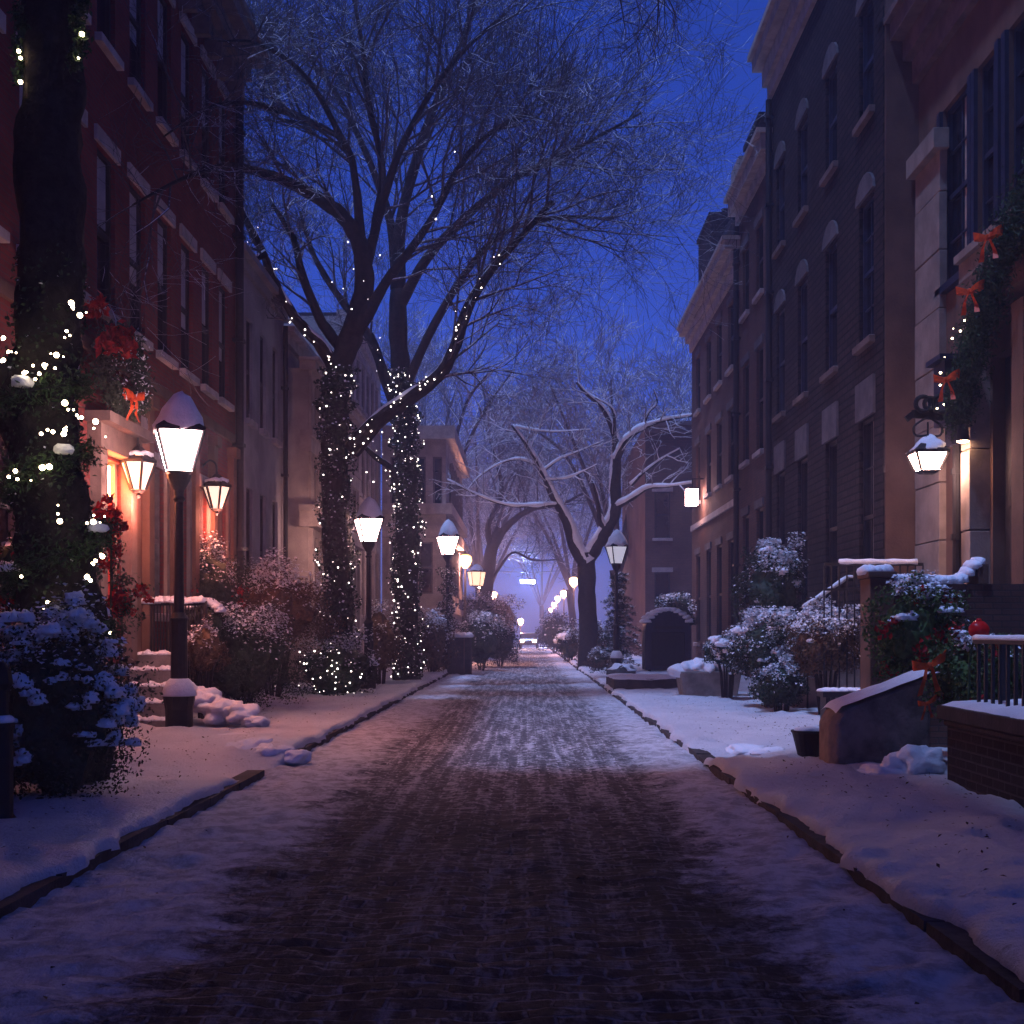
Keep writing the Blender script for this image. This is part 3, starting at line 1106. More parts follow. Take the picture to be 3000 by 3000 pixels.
def lantern_parts(root, c, wt, wb, hg, glass, frame=IRON, snow=True, cap=0.4, sides=4, seed=1.0):
    """Tapered lantern whose glass bottom centre is c."""
    c = Vector(c)
    q2 = math.sqrt(2)
    g = MB()
    rot = math.pi / 4 if sides == 4 else 0
    g.lathe(c, [(wb / q2 * 0.97, 0), (wt / q2 * 0.97, hg)], sides, rot=rot)
    g.build('glass', glass, root)
    f = MB()
    for k in range(sides):
        an = 2 * math.pi * k / sides + rot
        p = c + Vector((math.cos(an) * wb / q2, math.sin(an) * wb / q2, 0))
        r = c + Vector((math.cos(an) * wt / q2, math.sin(an) * wt / q2, hg))
        f.bar(p, r, 0.035, 0.035)
    f.lathe(c + Vector((0, 0, hg)), [(wt / q2 * 1.07, 0.001), (wt / q2 * 1.09, 0.045), (wt / q2 * 0.6, 0.16), (0.05, 0.26)], sides, rot=rot)
    f.lathe(c + Vector((0, 0, -0.05)), [(wb / q2 * 0.7, 0), (wb / q2 * 1.05, 0.045)], sides, rot=rot)
    f.build('lantern_frame', frame, root, fix=True)
    if snow:
        s = MB()
        vs, fs = ICO[3]
        out = []
        for v in vs:
            r = 1 + 0.30 * noise.noise(v * 2.0 + Vector((seed, 0, seed))) + 0.08 * noise.noise(v * 6.0)
            z = max(v.z, -0.12)
            t = max(0.0, z)
            rad = (1 - t ** 1.3 * 0.45) * r
            out.append((c.x + v.x * wt * 0.56 * rad + 0.03 * t, c.y + v.y * wt * 0.56 * rad, c.z + hg + 0.07 + z * cap * (1 + 0.22 * noise.noise(v * 2.6 + Vector((seed, 2, 1))))))
        s.add(out, fs)
        s.build('snow_cap', SNOW, root, smooth=True)


def street_lamp(label, glass, loc=(0, 0, 0), group='old street lamps along the pavement', cap=0.50, seed=1.0):
    t = thing('street_lamp', label, 'street lamp', loc, group)
    L = Vector(loc)
    m = MB()
    m.lathe(L, [(0.24, -0.1), (0.24, 0.03), (0.185, 0.06), (0.185, 0.45), (0.215, 0.60), (0.22, 0.64)], 12)
    m.build('base', IRON, t, smooth=False)
    m = MB()
    m.lathe(L, [(0.12, 0.62), (0.115, 0.9), (0.11, 1.66), (0.125, 1.70), (0.075, 1.78), (0.062, 2.2), (0.056, 3.3), (0.085, 3.34), (0.06, 3.38), (0.07, 3.46), (0.15, 3.60), (0.17, 3.67)], 14)
    m.build('post', IRON, t, smooth=False)
    s = MB()
    s.lathe(L, [(0.235, 0.635), (0.238, 0.66), (0.21, 0.75), (0.165, 0.84), (0.125, 0.875)], 16)
    s.build('snow_collar', SNOW, t, smooth=True)
    lantern_parts(t, L + Vector((0, 0, 3.72)), 0.60, 0.33, 0.53, glass, cap=cap, seed=seed)
    return t


LAMPG = 'old street lamps along the pavement'
lp = street_lamp('black street lamp with a tall snow hat and glaring white lantern beside the near steps', LAMPNEAR, (at(525, 2190, 16.9).x, 16.9, 0.08))
lp.rotation_euler = (0, 0, math.radians(20))
l2 = copy_tree(lp)
l2['label'] = 'white-lit street lamp standing between the two ivy-clad trunks'
l2.location = (at(1080, 1900, 30.5).x, 30.5, 0.12)
l3 = copy_tree(lp)
l3['label'] = 'street lamp with an ivy-wrapped post beyond the second light-wrapped tree'
l3.location = (at(1312, 1900, 46).x, 46, 0.15)
l3.scale = (1.12, 1.12, 1.17)
l4 = copy_tree(lp)
l4['label'] = 'street lamp with faint frosted lantern and big snow hat, among right-hand conifer branches'
l4.location = (at(1806, 1900, 40).x, 40, 0.1)
l4.scale = (0.88, 0.88, 1.0)
for lz in (l2, l3):
    for ch in lz.children:
        if ch.name.startswith('glass'):
            ch.data = ch.data.copy()
            ch.data.materials[0] = LAMPWHITE
for ch in l4.children:
    if ch.name.startswith('glass'):
        ch.data = ch.data.copy()
        ch.data.materials[0] = LAMPDIM
    if ch.name.startswith('snow_cap'):
        ch.scale = (1.15, 1.15, 1.0)


def glow(name, parent, p, energy, col, rad=0.06):
    ld = bpy.data.lights.new(name, 'POINT')
    ld.energy = energy
    ld.color = col
    ld.shadow_soft_size = rad
    o = bpy.data.objects.new(name, ld)
    COL.objects.link(o)
    o.parent = parent
    o.location = Vector(p) - ORG[parent.name]
    return o


def amber_lamp(label, loc, hgt):
    t = thing('amber_lamp', label, 'street lamp', loc, 'amber street lamps in the haze')
    L = Vector(loc)
    m = MB()
    m.lathe(L, [(0.18, -0.1), (0.16, 0.6), (0.07, 0.7), (0.05, hgt - 0.5), (0.1, hgt - 0.42)], 8)
    m.build('post', IRON, t)
    g = MB()
    g.lathe(L + Vector((0, 0, hgt - 0.42)), [(0.10, 0), (0.24, 0.16), (0.33, 0.40), (0.30, 0.58), (0.15, 0.68)], 12)
    g.build('globe', LAMPAMBER, t)
    glow('lamp_light', t, L + Vector((0, -0.5, hgt - 0.15)), 1800, (1.0, 0.42, 0.30))
    g = MB()
    g.lathe(L + Vector((0, 0, hgt + 0.262)), [(0.16, 0), (0.05, 0.1), (0.02, 0.2)], 8)
    g.build('finial', IRON, t)
    return t


for px, py, d, lab in (
        (1363, 1640, 60, 'big glowing amber lamp right past the ivy-wrapped lamp post'),
        (1405, 1705, 80, 'small amber lamp below the snow-capped one on the left side'),
        (1447, 1742, 105, 'amber lamp glowing above the far left snowy hedge'),
        (1681, 1702, 82, 'largest amber lamp on the right side, left of the snow-lined bare tree'),
        (1652, 1738, 103, 'second amber lamp down the line left of the snow-lined bare tree'),
        (1634, 1753, 125, 'third amber lamp down the right-hand line in the haze'),
        (1623, 1771, 146, 'fourth amber lamp down the right-hand line in the haze'),
        (1613, 1786, 170, 'last and tiniest amber lamp down the right-hand line')):
    p = at(px, py, d)
    amber_lamp(lab, (p.x, d, 0.1), p.z - 0.1)

# snow-capped lit lamp on the left, dimmer and ornate
l5 = thing('ornate_lamp', 'dim ornate lamp under a round snow cap between two amber globes', 'street lamp', (at(1396, 1670, 70).x, 70, 0.1))
L = Vector(l5.location)
m = MB()
m.lathe(L, [(0.2, -0.1), (0.16, 0.7), (0.08, 0.8), (0.06, 4.0), (0.2, 4.1)], 10)
m.build('post', IRON, l5)
DIMAMBER = emit_mat('dim_amber_glass', (1.0, 0.6, 0.35), 2.2)
lantern_parts(l5, L + Vector((0, 0, 4.12)), 0.75, 0.55, 0.75, DIMAMBER, cap=0.4, sides=6)

# wall lanterns on the red house
for px, py, lab in ((-95, 1240, 'warm wall lantern left of the garlanded trunk on the red brick wall'), (405, 1435, 'warm wall lantern hanging beside the glowing red door'), (635, 1490, 'warm wall lantern near the dark downpipe on the red brick wall')):
    d = 3600 * 5.93 / (1545 - px)
    p = at(px, py, d)
    t = thing('wall_lantern', lab, 'wall lantern', p, 'warm wall lanterns on the red house')
    lantern_parts(t, p, 0.37, 0.16, 0.40, LAMPWARM, snow=False, sides=6)
    glow('lamp_light', t, p + Vector((0.06, -0.05, -0.22)), 140 if px > 0 else 80, (1.0, 0.27, 0.17))
    m = MB()
    m.tube(smooth_path([p + Vector((0, 0, 0.66)), p + Vector((-0.02, 0, 0.85)), p + Vector((-0.14, 0, 0.92)), p + Vector((-0.28, 0, 0.8))], 4), 0.02, 6)
    m.lathe(p + Vector((0, 0, 0.62)), [(0.03, 0), (0.03, 0.08)], 6)
    m.lathe(p + Vector((0, 0, -0.14)), [(0.01, 0), (0.04, 0.05), (0.02, 0.09)], 6)
    m.build('bracket', IRON, t)
    m = MB()
    for k in range(12):
        an = k * 2.4
        m.blob(p + Vector((math.cos(an) * 0.15, math.sin(an) * 0.15, 0.50 + 0.02 * (k % 3))), 0.09, 0.09, 0.05, 1, 0.3, seed=k)
    m.build('snow_cap', SNOW, t, smooth=True)

# box lantern on the corniced house
p = at(2057, 1480, 43.2)
p.x = XR - 0.42
t = thing('box_lantern', 'glaring square lantern fixed to the brown corniced house front', 'wall lantern', p)
m = MB()
m.box(p + Vector((-0.2, -0.2, 0)), p + Vector((0.2, 0.2, 0.55)))
m.build('glass', LAMPWHITE, t)
m = MB()
m.box(p + Vector((-0.23, -0.23, 0.552)), p + Vector((0.23, 0.23, 0.6)))
m.box(p + Vector((0.0, -0.02, 0.602)), p + Vector((0.04, 0.02, 0.9)))
m.box(p + Vector((0.0, -0.02, 0.902)), p + Vector((0.43, 0.02, 0.95)))
m.build('bracket', IRON, t)

# hanging lantern of the brownstone on its scroll bracket
p = at(2718, 1378, 18.3)
t = thing('hanging_lantern', 'squat white-lit lantern hung from a black scroll bracket at the tan stone house', 'wall lantern', p)
lantern_parts(t, p, 0.46, 0.28, 0.24, LAMPHANG, cap=0.22, sides=4, seed=4.0, frame=IRON)
m = MB()
m.tube([p + Vector((0, 0, 0.45)), p + Vector((0, 0, 0.72))], 0.014, 6)
for sx, sz in ((-0.2, 0.9), (0.2, 0.9)):
    m.tube(smooth_path([p + Vector((0, 0, 0.52)), p + Vector((sx * 0.9, 0, 0.52)), p + Vector((sx, 0, 0.66)), p + Vector((0, 0, 0.80))], 4), 0.018, 6)
m.build('hanger', IRON, t)
m = MB()
wall_pt = Vector((XN - 0.2, 18.8, p.z + 0.86))
m.bar(p + Vector((-0.22, 0, 0.84)), wall_pt, 0.05, 0.12)
for ox, rr in ((-0.05, 0.11), (0.06, 0.09), (0.22, 0.13)):
    c = p + Vector((ox - 0.02, 0, 0.99))
    m.tube([c + Vector((math.cos(a_) * rr, 0, math.sin(a_) * rr)) for a_ in [2 * math.pi * k / 16 for k in range(17)]], 0.035, 8)
m.bar(p + Vector((-0.22, 0, 0.84)), p + Vector((-0.32, 0, 0.76)), 0.05, 0.09)
m.build('scroll_bracket', IRON, t)

# cone spotlight
p = at(2863, 1292, 18.0)
p.x = XN - 0.42
t = thing('cone_spotlight', 'small black cone spotlight washing the pale door pilaster', 'spotlight', p)
m = MB()
m.lathe(p, [(0.10, 0.0), (0.065, 0.22), (0.03, 0.26)], 14)
m.bar(p + Vector((0, 0, 0.2)), p + Vector((0.14, 0.05, 0.24)), 0.03, 0.03)
m.build('shade', IRON, t)
m = MB()
m.lathe(p + Vector((0, 0, -0.02)), [(0.06, 0.0), (0.09, 0.018)], 14)
m.build('bulb', emit_mat('spot_bulb', (1.0, 0.58, 0.34), 60.0), t)

# far glowing sign and car
p = at(1546, 1704, 120)
t = thing('lit_sign', 'bluish white light bar hanging over the far end of the street', 'sign', p)
m = MB()
m.box(p + Vector((-0.68, -0.08, -0.14)), p + Vector((0.68, 0.08, 0.14)))
m.build('light_bar', SIGNBLUE, t)
m = MB()
m.tube([p + Vector((-0.5, 0, 0.12)), p + Vector((-0.5, 0, 0.9))], 0.02, 5)
m.tube([p + Vector((0.5, 0, 0.12)), p + Vector((0.5, 0, 0.9))], 0.02, 5)
m.tube([p + Vector((-6, 0, 1.5)), p + Vector((-3, 0, 1.05)), p + Vector((0, 0, 0.88)), p + Vector((3, 0, 1.05)), p + Vector((6, 0, 1.5))], 0.03, 5)
m.build('hanging_wire', IRON, t)

car = thing('distant_car', 'dark car with one glaring amber headlight far down the street', 'car', (0.1, 112, 0.03))
c0 = Vector((0.1, 112, 0.03))
m = MB()
prof = [(0.0, 0.35), (0.0, 0.75), (0.9, 0.92), (1.5, 1.42), (3.0, 1.45), (3.8, 1.0), (4.3, 0.95), (4.35, 0.4)]
k = len(prof)
vs = [c0 + Vector((-0.85 + (0.1 if z > 1.2 else 0), y, z)) for y, z in prof] + [c0 + Vector((0.85 - (0.1 if z > 1.2 else 0), y, z)) for y, z in prof]
m.add(vs, [tuple(range(k)), tuple(range(2 * k - 1, k - 1, -1))] + [(i, (i + 1) % k, (i + 1) % k + k, i + k) for i in range(k)])
m.build('body', CARPAINT, car, fix=True)
for sx in (-0.8, 0.8):
    for yy in (0.8, 3.5):
        m = MB()
        m.tube([c0 + Vector((sx - 0.1, yy, 0.33)), c0 + Vector((sx + 0.1, yy, 0.33))], 0.33, 14)
        m.build('wheel', RUBBER, car)
m = MB()
m.box(c0 + Vector((-0.72, -0.04, 0.62)), c0 + Vector((-0.4, 0.02, 0.82)))
m.build('headlight', HEADLIGHT, car)
m = MB()
m.box(c0 + Vector((0.40, -0.04, 0.62)), c0 + Vector((0.72, 0.02, 0.82)))
m.build('headlight', HEADLIGHT, car)
t = amber_lamp('low amber light above the far car, hanging left of the lane', (at(1525, 1820, 118).x, 118, 0.05), at(1525, 1820, 118).z - 0.05)

# ------------------------------------------------------------------ trees
TREE_N = [0]


class Tree:
    def __init__(self, name, label, base, group=None, seed=1):
        self.root = thing(name, label, 'tree', base, group)
        self.trunk, self.limbs, self.tw, self.sn = MB(), MB(), MB(), MB()
        self.r = random.Random(seed)
        self.paths = []

    def main(self, pts, r0, r1, mb=None, sides=12, rough=0.3, per=5, snow=0.0, flare=0.0):
        P = smooth_path(pts, per)
        n = len(P)
        R = [r0 + (r1 - r0) * (i / (n - 1)) ** 0.85 for i in range(n)]
        if flare:
            for i in range(n):
                R[i] += flare * math.exp(-i * 1.0)
        (mb or self.limbs).tube(P, R, sides, rough, seed=self.r.random() * 9)
        if snow > 0:
            self.snowline(P, R, snow)
        self.paths.append((P, R))
        return P, R

    wind = Vector((0, 0, 0))
    snow_off = 0.5

    def snowline(self, P, R, k):
        S, SR = [], []
        for i, p in enumerate(P):
            t = (P[min(i + 1, len(P) - 1)] - P[max(0, i - 1)]).normalized()
            hor = math.sqrt(max(0.0, 1 - t.z * t.z))
            up = (Vector((0, 0, 1)) - t * t.z)
            up = up.normalized() if up.length > 0.05 else Vector((0, 0, 1))
            if self.wind.length > 0:
                w = self.wind - t * self.wind.dot(t)
                up = (up + w).normalized()
                hor = max(hor, 0.55)
            S.append(p + up * R[i] * self.snow_off)
            SR.append(max(0.004, R[i] * (1.85 if self.wind.y < -0.7 else 1.12) * k * (0.25 + 0.75 * hor) * (0.8 + 0.35 * noise.noise(p * 1.9))))
        self.sn.tube(S, SR, 7, 0.3)

    def twig(self, p, d, ln, r, lev, up=0.15, spread=0.7, kids=4, snow=0.0, minr=0.004):
        """A wandering shoot with side shoots."""
        rr = self.r
        n = 4 if lev > 0 else 3
        pts = [p]
        dd = d.normalized()
        for i in range(n):
            dd = (dd + Vector((rr.gauss(0, 0.17), rr.gauss(0, 0.17), rr.gauss(0, 0.15) + up * 0.22))).normalized()
            pts.append(pts[-1] + dd * ln / n)
        rad = [max(minr, r * (1 - 0.75 * i / n)) for i in range(n + 1)]
        self.tw.tube(pts, rad, 3 if lev < 2 else 5, cap=False)
        if snow > 0 and lev >= 1:
            self.snowline(pts, rad, snow)
        if lev <= 0:
            return
        for k in range(kids):
            f = 0.25 + 0.75 * (k + rr.random()) / kids
            i = min(n - 1, int(f * n))
            q = pts[i].lerp(pts[i + 1], f * n - i)
            t = (pts[i + 1] - pts[i]).normalized()
            side = t.cross(Vector((rr.gauss(0, 1), rr.gauss(0, 1), rr.gauss(0, 1)))).normalized()
            nd = (t * (1 - spread * 0.35) + side * spread + Vector((0, 0, up * 0.3))).normalized()
            self.twig(q, nd, ln * (0.50 + 0.28 * rr.random()), max(minr, rad[i] * 0.62), lev - 1, up, spread, kids, snow, minr)

    def sprout(self, path, f0, f1, n, ln, r, lev, bias=Vector((0, 0, 0.4)), kids=4, spread=0.7, up=0.15, snow=0.0, minr=0.004):
        P, R = path
        for k in range(n):
            f = f0 + (f1 - f0) * (k + self.r.random()) / n
            i = min(len(P) - 2, int(f * (len(P) - 1)))
            t = (P[i + 1] - P[i]).normalized()
            side = t.cross(Vector((self.r.gauss(0, 1), self.r.gauss(0, 1), self.r.gauss(0, 1)))).normalized()
            d = t * 0.5 + side * 0.8 + bias
            self.twig(P[i], d, ln * (0.7 + 0.6 * self.r.random()), min(r, R[i] * 0.7), lev, up, spread, kids, snow, minr)

    def finish(self, twig_mat=TWIG, bark=BARK):
        self.trunk.build('trunk', bark, self.root, smooth=True)
        if self.limbs.v:
            self.limbs.build('limbs', bark, self.root, smooth=True)
        if self.tw.v:
            self.tw.build('crown', twig_mat, self.root)
        if self.sn.v:
            self.sn.build('snow', SNOW, self.root, smooth=True)


def px(lst, d0, d1=None):
    n = len(lst)
    d1 = d0 if d1 is None else d1
    return [at(a, b, d0 + (d1 - d0) * i / max(1, n - 1)) for i, (a, b) in enumerate(lst)]


# --- near left tree, wound with garland
T1 = Tree('garlanded_tree', 'thick dark trunk at the left edge wound with lit garland', (at(165, 2300, 11.8).x, 11.8, 0.1), seed=3)
b = Vector((at(185, 2300, 11.8).x, 11.8, 0.0))
T1.main([b, at(190, 2050, 11.8), at(175, 1750, 11.8), at(150, 1480, 11.8), at(120, 1250, 11.8), at(130, 1050, 11.8), at(150, 800, 11.8), at(145, 450, 11.8), at(150, 150, 11.8), at(150, -200, 11.8), at(170, -600, 11.7)], 0.40, 0.24, T1.trunk, 18, 0.35, 7, flare=0.15)
T1.main([at(110, 1330, 11.8), at(40, 1200, 11.7), at(-40, 1080, 11.6), at(-160, 900, 11.4)], 0.22, 0.12, rough=0.3)
ov = T1.main([at(150, -150, 11.8), at(600, -420, 11.9), at(1200, -480, 12.2), at(1700, -330, 12.6), at(1960, -140, 13.0)], 0.16, 0.03)
T1.sprout(ov, 0.86, 1.0, 7, 1.0, 0.02, 2, Vector((0.3, 0.1, -0.35)), 4, up=-0.1)
up_ = T1.main([at(160, -400, 11.8), at(60, -900, 11.8), at(100, -1400, 12.2)], 0.2, 0.05)
T1.sprout(up_, 0.2, 1.0, 8, 1.6, 0.03, 1)
T1.finish()

# --- first ivy-clad tree: dark arching limb and wide crown of fine twigs
T2 = Tree('arching_tree', 'dark ivy-clad tree with an arching limb and wide crown of frosted twigs', (at(995, 2042, 30).x, 30, 0.1), seed=5)
T2.wind = Vector((0.2, -0.6, 0))
T2.snow_off = 0.62
T2.main(px([(1000, 2045), (996, 1900), (990, 1700), (985, 1450), (982, 1250), (985, 1130), (1003, 1050), (1040, 950)], 30), 0.36, 0.27, T2.trunk, 16, 0.3, 6, flare=0.12)
arch = T2.main(px([(1030, 980), (1062, 880), (1068, 800), (1052, 710), (1008, 640), (940, 585), (850, 535), (770, 508), (700, 490)], 30, 29), 0.27, 0.10, snow=0.25)
lf = T2.main(px([(985, 1085), (940, 1015), (885, 955), (835, 885), (793, 800), (752, 700), (715, 630), (690, 560)], 30, 29), 0.17, 0.05, snow=0.72)
sb = T2.main(px([(780, 742), (730, 762), (680, 742), (640, 742), (600, 765)], 29.2, 28.6), 0.085, 0.025, snow=0.85)
ml = T2.main(px([(990, 1010), (935, 930), (885, 800), (860, 700), (800, 600)], 30, 31), 0.15, 0.05, snow=0.3)
rt = T2.main(px([(1030, 1320), (1100, 1240), (1200, 1165), (1285, 1100), (1335, 1010), (1378, 885), (1450, 780), (1530, 690), (1620, 590)], 30, 28), 0.23, 0.06, snow=0.55)
ru = T2.main(px([(1020, 1020), (1090, 900), (1150, 800), (1260, 650), (1350, 480), (1450, 380), (1560, 330)], 30, 29), 0.16, 0.035, snow=0.25)
u1 = T2.main(px([(1066, 800), (1095, 690), (1130, 560), (1200, 380), (1330, 180), (1480, 40)], 30, 29), 0.15, 0.035)
u2 = T2.main(px([(1058, 720), (1045, 560), (1020, 440), (960, 380), (840, 330), (760, 300)], 30, 29), 0.12, 0.03)
u3 = T2.main(px([(1095, 690), (1120, 500), (1080, 300), (1060, 120), (1020, -80)], 30, 29.5), 0.12, 0.03)
l1 = T2.main([at(760, 505, 29.2), at(690, 485, 26), at(600, 500, 22.5), at(500, 540, 19.8), at(390, 600, 17.6)], 0.09, 0.015, snow=0.3)
l2_ = T2.main([at(840, 330, 29.3), at(720, 300, 26), at(600, 320, 23), at(480, 400, 20)], 0.07, 0.015, snow=0.3)
l3_ = T2.main([at(1020, 440, 29.6), at(900, 230, 27), at(760, 130, 24.5), at(640, 120, 22.5)], 0.08, 0.015)
for pth, n in ((l1, 13), (l2_, 12), (l3_, 12)):
    T2.sprout(pth, 0.2, 1.0, n, 1.7, 0.02, 3, Vector((-0.25, -0.25, 0.15)), 4, minr=0.0035)
FR = Vector((0.55, -0.1, 0.45))
for pth, n, ln, bias in ((arch, 9, 2.4, Vector((-0.3, -0.1, 0.7))), (lf, 10, 1.3, Vector((-0.2, -0.1, 0.2))), (sb, 9, 0.9, Vector((-0.6, -0.1, 0.1))), (ml, 8, 1.5, Vector((0, 0, 0.4))), (rt, 16, 2.2, FR), (ru, 17, 2.8, FR), (u1, 16, 2.9, Vector((0.35, -0.1, 0.5))), (u2, 14, 2.6, Vector((-0.3, -0.1, 0.5))), (u3, 12, 2.5, Vector((0, -0.1, 0.6)))):
    T2.sprout(pth, 0.3, 1.0, n, ln, 0.04, 3, bias, 5, minr=0.0045)
T2.finish()

# --- second ivy-clad tree
T3 = Tree('tall_tree', 'second ivy-clad tree thick with fairy lights, right of the arching one', (at(1192, 2010, 36).x, 36, 0.1), seed=8)
T3.main(px([(1195, 2012), (1192, 1850), (1192, 1600), (1190, 1350), (1185, 1200), (1172, 1050), (1165, 850)], 36), 0.38, 0.24, T3.trunk, 16, 0.3, 6, flare=0.12)
a1 = T3.main(px([(1165, 850), (1175, 650), (1240, 400), (1320, 200), (1400, 0)], 36, 35), 0.22, 0.05)
a2 = T3.main(px([(1166, 900), (1280, 720), (1480, 540), (1680, 440), (1880, 330)], 36, 34), 0.17, 0.03)
a3 = T3.main(px([(1180, 1250), (1130, 1110), (1085, 990), (1000, 880), (920, 750), (880, 620)], 36, 36.5), 0.2, 0.05, snow=0.3)
a4 = T3.main(px([(1178, 1150), (1300, 900), (1450, 700), (1620, 640), (1800, 640)], 36, 34.5), 0.15, 0.03)
a5 = T3.main(px([(1166, 860), (1130, 600), (1000, 300), (860, 120)], 36, 36), 0.16, 0.04)
lo = T3.main(px([(1190, 1480), (1150, 1380), (1100, 1340), (1060, 1300)], 36, 35), 0.12, 0.06, snow=0.7)
for pth, n, ln, bias in ((a1, 17, 3.0, Vector((0.3, -0.1, 0.6))), (a2, 19, 3.0, Vector((0.6, -0.1, 0.3))), (a3, 9, 2.0, Vector((-0.3, 0, 0.5))), (a4, 15, 2.6, Vector((0.6, -0.1, 0.1))), (a5, 14, 2.8, Vector((-0.2, 0, 0.6)))):
    T3.sprout(pth, 0.25, 1.0, n, ln, 0.04, 3, bias, 5, minr=0.005)
T3.finish()

# --- snow-lined bare tree on the right
T4 = Tree('snow_lined_tree', 'bare forked tree with bright snow along every limb, right of the lane', (at(1722, 1960, 50).x, 50, 0.3), seed=14)
T4.wind = Vector((-0.35, -0.8, 0))
T4.snow_off = 0.72
T4.main(px([(1722, 1970), (1722, 1860), (1720, 1760), (1718, 1680), (1716, 1620)], 50), 0.36, 0.36, T4.trunk, 14, 0.25, 5, flare=0.15)
c1 = T4.main(px([(1712, 1650), (1680, 1590), (1662, 1530), (1630, 1470), (1590, 1385), (1545, 1305), (1500, 1245)], 50, 49), 0.30, 0.06, snow=0.8)
c2 = T4.main(px([(1722, 1640), (1765, 1570), (1800, 1500), (1803, 1420), (1806, 1340), (1800, 1270), (1765, 1195), (1715, 1150), (1690, 1120)], 50, 49), 0.32, 0.05, snow=0.6)
c3 = T4.main(px([(1806, 1345), (1832, 1295), (1880, 1255), (1950, 1230), (2040, 1215)], 49.5, 48), 0.17, 0.05, snow=0.8)
c4 = T4.main(px([(1802, 1485), (1850, 1460), (1900, 1428), (1960, 1424), (2035, 1412)], 49.7, 48), 0.14, 0.04, snow=0.85)
c5 = T4.main(px([(1775, 1560), (1757, 1520), (1752, 1480), (1745, 1440), (1735, 1410)], 49.8, 49), 0.14, 0.04, snow=0.85)
c6 = T4.main(px([(1632, 1478), (1560, 1482), (1480, 1478), (1400, 1450), (1310, 1405)], 49.5, 48), 0.09, 0.03, snow=0.9)
c7 = T4.main(px([(1590, 1380), (1640, 1345), (1700, 1320), (1770, 1290)], 49.5, 48.5), 0.06, 0.02, snow=0.9)
c8 = T4.main(px([(1600, 1405), (1660, 1400), (1710, 1380), (1750, 1360)], 49.3, 48.5), 0.06, 0.02, snow=0.9)
c9 = T4.main(px([(1510, 1250), (1580, 1262), (1640, 1264), (1730, 1258)], 49, 48.5), 0.05, 0.02, snow=0.9)
c10 = T4.main(px([(1575, 1362), (1520, 1345), (1460, 1360), (1400, 1400), (1370, 1435)], 49.3, 48.5), 0.06, 0.02, snow=0.9)
c11 = T4.main(px([(1880, 1262), (1900, 1210), (1925, 1180), (1915, 1140)], 49, 48.5), 0.06, 0.02, snow=0.8)
c12 = T4.main(px([(1800, 1270), (1795, 1200), (1745, 1165)], 49, 48.7), 0.07, 0.03, snow=0.8)
c13 = T4.main(px([(1850, 1420), (1880, 1390), (1930, 1350), (1990, 1315)], 49.3, 48.5), 0.08, 0.03, snow=0.8)
for pth, n, ln in ((c1, 8, 1.6), (c2, 8, 1.6), (c3, 8, 1.5), (c4, 6, 1.2), (c6, 7, 1.2), (c7, 4, 1.0), (c8, 4, 0.9), (c9, 4, 1.0), (c10, 5, 1.0), (c13, 4, 1.0)):
    T4.sprout(pth, 0.35, 1.0, n, ln, 0.03, 2, Vector((0, -0.1, 0.25)), 3, snow=0.7, minr=0.008)
T4.finish(TWIGW)

# --- forked tree behind the amber lamps
T5 = Tree('leaning_tree', 'dim leaning tree fading in haze behind the left amber lamps', (at(1415, 1930, 74).x, 74, 0.1), seed=21)
T5.main(px([(1412, 1940), (1418, 1800), (1430, 1680), (1445, 1600), (1470, 1550)], 74), 0.42, 0.34, T5.trunk, 12, 0.25, 5, flare=0.1)
e1 = T5.main(px([(1460, 1570), (1510, 1520), (1560, 1490), (1640, 1478), (1720, 1440)], 74, 72), 0.25, 0.06, snow=0.4)
e2 = T5.main(px([(1440, 1610), (1430, 1540), (1470, 1440), (1440, 1300), (1400, 1180)], 74, 73), 0.22, 0.05, snow=0.3)
e3 = T5.main(px([(1445, 1690), (1500, 1620), (1560, 1640), (1640, 1640)], 74, 72), 0.10, 0.03, snow=0.5)
for pth, n, ln in ((e1, 10, 3.0), (e2, 14, 3.6), (e3, 5, 1.6)):
    T5.sprout(pth, 0.25, 1.0, n, ln, 0.06, 3, Vector((0, 0, 0.5)), 4, minr=0.010)
T5.finish()


def auto_tree(label, x, y, hgt, fork, spread, seed, n=6, lev=3, name='street_tree', minr=0.012, r0=0.34, snow=0.0, density=9, ln=3.2, mat=TWIGW):
    T = Tree(name, label, (x, y, 0.1), 'bare street trees up the lane', seed)
    r = T.r
    T.main([(x, y, 0), (x + 0.1, y, fork * 0.5), (x + r.gauss(0, 0.15), y, fork)], r0, r0 * 0.8, T.trunk, 10, 0.25, 4, flare=0.1)
    for k in range(n):
        an = 2 * math.pi * (k + 0.4 * r.random()) / n
        dx, dy = math.cos(an) * spread, math.sin(an) * spread
        P = T.main([(x, y, fork - 0.2), (x + dx * 0.3, y + dy * 0.3, fork + (hgt - fork) * 0.35), (x + dx * 0.62, y + dy * 0.62, fork + (hgt - fork) * 0.65), (x + dx, y + dy, hgt * (0.85 + 0.15 * r.random()))], r0 * 0.55, r0 * 0.1, sides=7, snow=snow)
        T.sprout(P, 0.25, 1.0, density, ln, 0.05, lev, Vector((0, 0, 0.45)), 4, minr=minr, snow=0)
    T.finish(mat)


